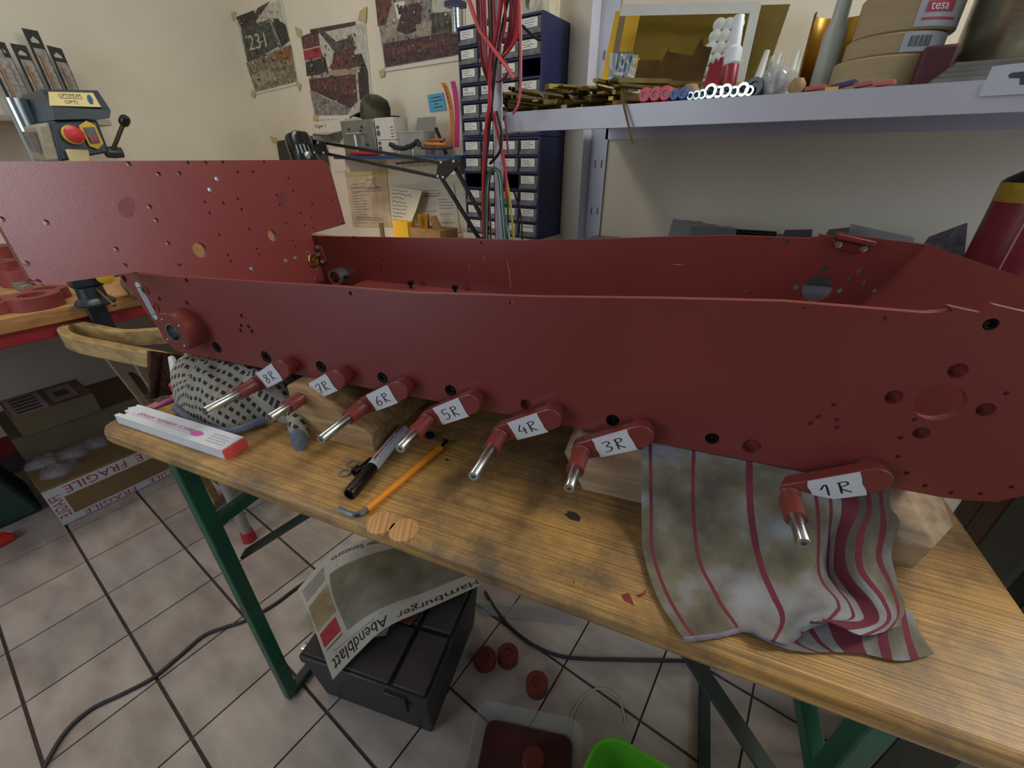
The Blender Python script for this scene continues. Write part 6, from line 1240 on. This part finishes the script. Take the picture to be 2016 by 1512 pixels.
# masking tape rolls
m_mask = mat('crepe_tape', 'a08e6c', .7, var=.06, scale=60, stretch=(.2, .2, 6)); m_core = mat('card_core', '8a8274', .8); m_wrap = mat('roll_wrapper', 'a8acb0', .4)
p = YP(1718, 160, 1.0); tc_ = V((p.x+.005, 1.01, 0)); z_ = SHZ+.0006
for k, (h, r, lb, wrap_) in enumerate(((.047, .064, 'bottom masking tape roll of the stack', 0), (.027, .061, 'narrow masking tape roll second from the bottom', 1), (.052, .062, 'masking tape roll with red logo sticker', 2), (.05, .061, 'uppermost masking tape roll of the stack', 0))):
    o = tc_+V((.006*k, .004*k, z_)); b = MB(); b.lathe(o, (0, 0, 1), [(.039, 0), (r-.002, 0), (r, .002), (r, h-.003), (r-.002, h-.001), (.039, h-.001)], 40, closed=True); t = b.build('tape_roll', m_mask, None, lb, 'tape roll', 'masking tape rolls')
    b = MB(); b.ring(o, (0, 0, 1), .037, .039, h-.001, 30); b.build('card_core', m_core, t)
    if wrap_:
        b = MB(); b.grid(lambda u, v: o+V(((r+.0006)*math.cos(-1.45+u*1.7), (r+.0006)*math.sin(-1.45+u*1.7), h*(.06+.86*v))), 20, 2, .0004); b.build('printed_sleeve', m_wrap, t)
        sf = lambda u, v: o+V(((r+.0012)*math.cos(-1.45+u*1.7), (r+.0012)*math.sin(-1.45+u*1.7), h*(.06+.86*v)))
        if wrap_ == 2:
            b = MB(); patch(b, sf, .08, .35, .42, .62, 8, 2); b.build('logo_panel', mat('logo_red', 'b03a48', .5), t); b = MB(); put_text(b, 'tesa', lambda u, v: sf(u, v)+V((0, -.0005, 0)), .12, .4, .34, .58); b.build('logo_lettering', m_rulew, t, smooth=False)
            b = MB(); patch(b, sf, .06, .16, .5, .22, 8, 1); b.build('red_line', mat('logo_red'), t)
        else:
            for q in range(9): b = MB(); patch(b, sf, .08+.03*q, .25, .08+.03*q+(.012 if q % 2 else .018), .8, 1, 2); b.build('barcode_bar', m_gray, t)
    z_ += h
# erasers / small packets in front of the rolls
for k, (x0, y0, x1, y1, m, lb) in enumerate(((1585, 170, 1625, 160, mat('coral_eraser', 'b05a54', .6), 'flat coral packet beside the wooden knob'), (1634, 170, 1688, 146, mat('purple_card', '4a3a6a', .6), 'purple card packet tilted against the tape rolls'), (1680, 166, 1720, 152, mat('dusty_red_card', '9a5a58', .6), 'dusty red packet between two others'), (1722, 162, 1764, 150, mat('coral_eraser'), 'flat coral packet under the tape stack'))):
    p, q = YP(x0, y0, SHY+.015), YP(x1, y1, SHY+.02); p.z = SHZ+.003; b = MB(); d = q-p; d.z = max(0, d.z-.006)*.6
    b.obox(p, d, V((.004, .022, 0)), V((-.0, 0, .005))); b.build('paper_packet', m, None, lb, 'packet', 'small packets on the shelf edge', bev=.0006)
p = YP(1626, 171, SHY+.008); b = MB(); b.prism([V((p.x, SHY+.004, SHZ+.0006)), V((p.x+.016, SHY+.004, SHZ+.0006)), V((p.x+.012, SHY+.012, SHZ+.0006))], V((0, 0, .004))); b.build('yellow_chip', mat('yellow_plastic'), None, 'small yellow plastic chip on the shelf edge', 'chip')
# pouch, boards, can
x0, x1 = YP(1800, 150, SHY+.06).x, YP(1868, 150, SHY+.06).x
b = MB(); b.box(x0, SHY+.06, SHZ+.0006, x1, SHY+.12, SHZ+.05); b.build('maroon_case', mat('maroon_leather', '4a1e28', .6), None, 'maroon case between tape rolls and paint can', 'case', bev=.004)
b = MB(); b.grid(lambda u, v: YP(1790+80*u-30*v, 120-95*v+20*u, SHY+.15)+V((0, .02*mnoise.noise(V((u*5, v*5, 2))), 0)), 12, 12, .001); b.build('plastic_wrapper', mat('grey_wrapper', '8e9498', .25, alpha=.7), None, 'crumpled grey plastic wrapper beside the tape rolls', 'wrapper', angle=80)
bx0 = YP(1842, 140, SHY+.02).x; zb_ = SHZ+.0006
for k in range(4):
    b = MB(); b.obox(V((bx0+.006*k, SHY+.014+.004*k, zb_)), V((.36, .02*k, 0)), V((-.004, .24, 0)), V((0, 0, .0055))); b.build('grey_board', mat('grey_board', '6e6a66', .6, var=.1), None, ('bottom grey board under the paint can', 'second grey board from the bottom under the can', 'third grey board from the bottom under the can', 'top grey board directly under the paint can')[k], 'board', 'grey boards under the paint can', bev=.0006); zb_ += .006
pc = YP(1884, 100, 1.0); R_ = .086; cc = V((pc.x+R_*1.0, 1.03, zb_+.0005))
can = thing('paint_can', cc, 'silver paint can with pale blue hazard label on grey boards', 'paint can')
b = MB(); b.lathe(cc, (0, 0, 1), [(.0003, 0), (R_*.98, 0), (R_, .003), (R_, .15), (R_*1.02, .153), (R_*1.02, .157), (R_*.9, .16), (.0003, .155)], 44); b.build('tin', mat('brushed_tin', 'a09c84', .28, metal=.85, var=.1, scale=30, stretch=(1, 1, .1)), can)
cf = lambda u, v: cc+V(((R_+.0008)*math.cos(-2.25+u*1.9), (R_+.0008)*math.sin(-2.25+u*1.9), .012+.13*v))
b = MB(); b.grid(lambda u, v: cf(.27+.73*u, v), 24, 4, .0004); b.build('blue_label', mat('pale_blue_label', '9cc0cc', .5, var=.08, scale=60), can)
b = MB()
for k in range(14): stroke(b, [(.05+i*.05, .1+k*.055) for i in range(6)], lambda u, v: cf(u, v), .012)
b.build('small_print', mat('can_print', '6a6a5a', .5), can, smooth=False)
for k in range(2):
    u = .30+.17*k; m1 = lambda q, w_: cf(u+q, .62+w_)+V((0, -.001, 0)); b = MB(); b.poly([m1(0, -.11), m1(.06, 0), m1(0, .11), m1(-.06, 0)]); b.build('hazard_diamond', mat('hazard_border', '8a4a68', .5), can, smooth=False)
    b = MB(); b.poly([cf(u+a, .62+c)+V((0, -.0018, 0)) for a, c in ((0, -.085), (.046, 0), (0, .085), (-.046, 0))]); b.build('hazard_field', m_rulew, can, smooth=False)
    b = MB(); stroke(b, [(u-.006, .585), (u+.004, .63), (u, .66)], lambda a, c: cf(a, c)+V((0, -.0024, 0)), .014); b.build('hazard_symbol', m_ink, can, smooth=False)

# ------------------------------------------------------------------ lower shelf behind the hull
def low(x, y, Y): p = YP(x, y, Y); return p
fb = [low(1318, 470, 1.12), low(1452, 468, 1.12), low(1448, 444, 1.16), low(1318, 433, 1.16)]
LB = LZ+.0008
b = MB(); b.grid(lambda u, v: V((quadfn(*fb)(u, v).x, 1.08+.1*u*0+.12*v, LB+(fb[3].z-LB)*math.sin(v*math.pi*.5)*(1-.12*u)+.006*mnoise.noise(V((u*6, v*6, 4)))*v)), 20, 10, .001); b.build('poly_bag', mat('milky_bag', '8f8f92', .25, alpha=.6), None, 'milky plastic bag on the lower shelf behind the hull', 'bag', angle=80)
for k in range(5):
    p, q = low(1442, 452-k*3, 1.22+.012*k), low(1534, 452-k*3, 1.24+.012*k); zk = LB+.009+.013*k; b = MB(); b.tube([V((p.x-.1, p.y, min(zk, p.z))), V((q.x, q.y, min(zk, q.z)))], .009, 10); b.build('black_rod', m_black, None, ('lowest black plastic rod in the bundle', 'second black plastic rod from below', 'middle black plastic rod of the bundle', 'fourth black plastic rod from below', 'uppermost black plastic rod of the bundle')[k], 'rod', 'black rods on the lower shelf')
b = MB(); b.box(-.22, 1.16, LB, .06, 1.36, LB+.055); b.build('flat_carton', m_cardd, None, 'flat grey carton under the metal offcuts on the lower shelf', 'box', bev=.002)
for k, (c4, Y0_, m, lb, t) in enumerate((([(1540, 470), (1612, 474), (1600, 452), (1545, 453)], 1.10, mat('dark_strip', '4a4a46', .5), 'dark flat strip beside the black rods', .004), ([(1592, 478), (1700, 480), (1672, 448), (1632, 452)], 1.07, mat('dusty_board', '5a564e', .6), 'dusty dark board behind the hatch bracket', .004), ([(1640, 478), (1830, 480), (1800, 468), (1676, 441)], 1.14, mat('grey_acrylic', '9a9c9a', .3), 'pale grey acrylic sheet leaning behind the hull nose', .005))):
    pts = [low(x, y, Y0_+(.0 if i < 2 else .05)) for i, (x, y) in enumerate(c4)]
    for p in pts[:2]: p.z = LB
    b = MB(); b.prism(pts, V((0, t, 0))); b.build('offcut_sheet', m, None, lb, 'sheet', 'offcuts on the lower shelf', smooth=False)
p0, p1, p2, p3 = low(1785, 500, 1.02), low(1915, 560, 1.02), low(1905, 440, 1.06), low(1830, 468, 1.06)
for p in (p0, p1): p.z = LB
b = MB(); b.prism([p0, p1, p2, p3], V((0, .01, 0))); b.build('felt_panel', mat('grey_felt', '57505a', .9, c2='7a7478', scale=120), None, 'grey felt panel leaning behind the red cartridge', 'panel', smooth=False)
c_ = low(1985, 480, 1.02); cz = V((c_.x+.004, 1.02, LB)); tz_ = low(1960, 350, 1.0).z-LB; R_ = .046
sc = thing('sealant_can', cz, 'red sealant can with yellow band and black top on the lower shelf', 'can')
b = MB(); b.lathe(cz, (0, 0, 1), [(.0003, 0), (R_, 0), (R_, tz_*.84), (R_*.98, tz_*.845)], 32); b.build('red_body', mat('crimson_print', '7c1e2c', .4, var=.08), sc)
b = MB(); b.lathe(cz, (0, 0, 1), [(R_+.0004, tz_*.84), (R_+.0004, tz_*.97), (R_*.98, tz_*.975)], 32); b.build('yellow_band', mat('mustard_print', 'b08c24', .5, var=.2, scale=60), sc)
b = MB(); b.lathe(cz, (0, 0, 1), [(R_, tz_*.972), (R_*.9, tz_*1.0), (R_*.6, tz_*1.05), (R_*.6, tz_*1.1), (.0003, tz_*1.1)], 28); b.build('black_top', m_black, sc)
b = MB(); b.obox(cz+V((-.012, -R_-.001, .01)), V((.002, 0, 0)), V((0, .001, 0)), V((0, 0, tz_*.8))); b.build('seam_line', mat('seam', 'c08890', .5), sc)
# boards standing upright on the floor at the right end of the table
def upright_board(q0, q1, t, h, m, lb, nm='standing_board'):
    a, c = ZP(*q0, .55), ZP(*q1, .55); a.z = c.z = 0; d = (c-a).normalized(); n_ = V((-d.y, d.x, 0)); n_ = n_ if n_.x > 0 else -n_
    b = MB(); b.obox(a, c-a, n_*t, V((0, 0, h))); b.build(nm, m, None, lb, 'board', 'boards beside the table', bev=.001)
m_dpl = wood('dark_plank', '3a2a1e', '5a4230', 0, 6, (8, 8, .6), .6)
upright_board((1874, 1012), (1893, 1045), .02, .845, m_dpl, 'dark brown board standing nearest the hull nose')
upright_board((1896, 1048), (1915, 1080), .02, .845, wood('mid_plank', '4a3626', '6a4e38', 0, 6, (8, 8, .6), .6), 'brown board between the dark one and the grey panel')
upright_board((1918, 1085), (1966, 1158), .018, 1.22, mat('grey_green_board', '5a5a50', .6, var=.1), 'wide grey green panel standing beside the table end')  # unseen upper part made taller to block lamp light under the table
upright_board((1972, 1170), (1992, 1205), .02, 1.1, mat('charcoal_board', '26262a', .6, var=.1), 'charcoal board standing before the grey green panel')
upright_board((1996, 1212), (2070, 1345), .02, 1.15, mat('grey_green_board'), 'grey green panel standing closest to the table corner')  # also raised out of view, to shade the floor below the table
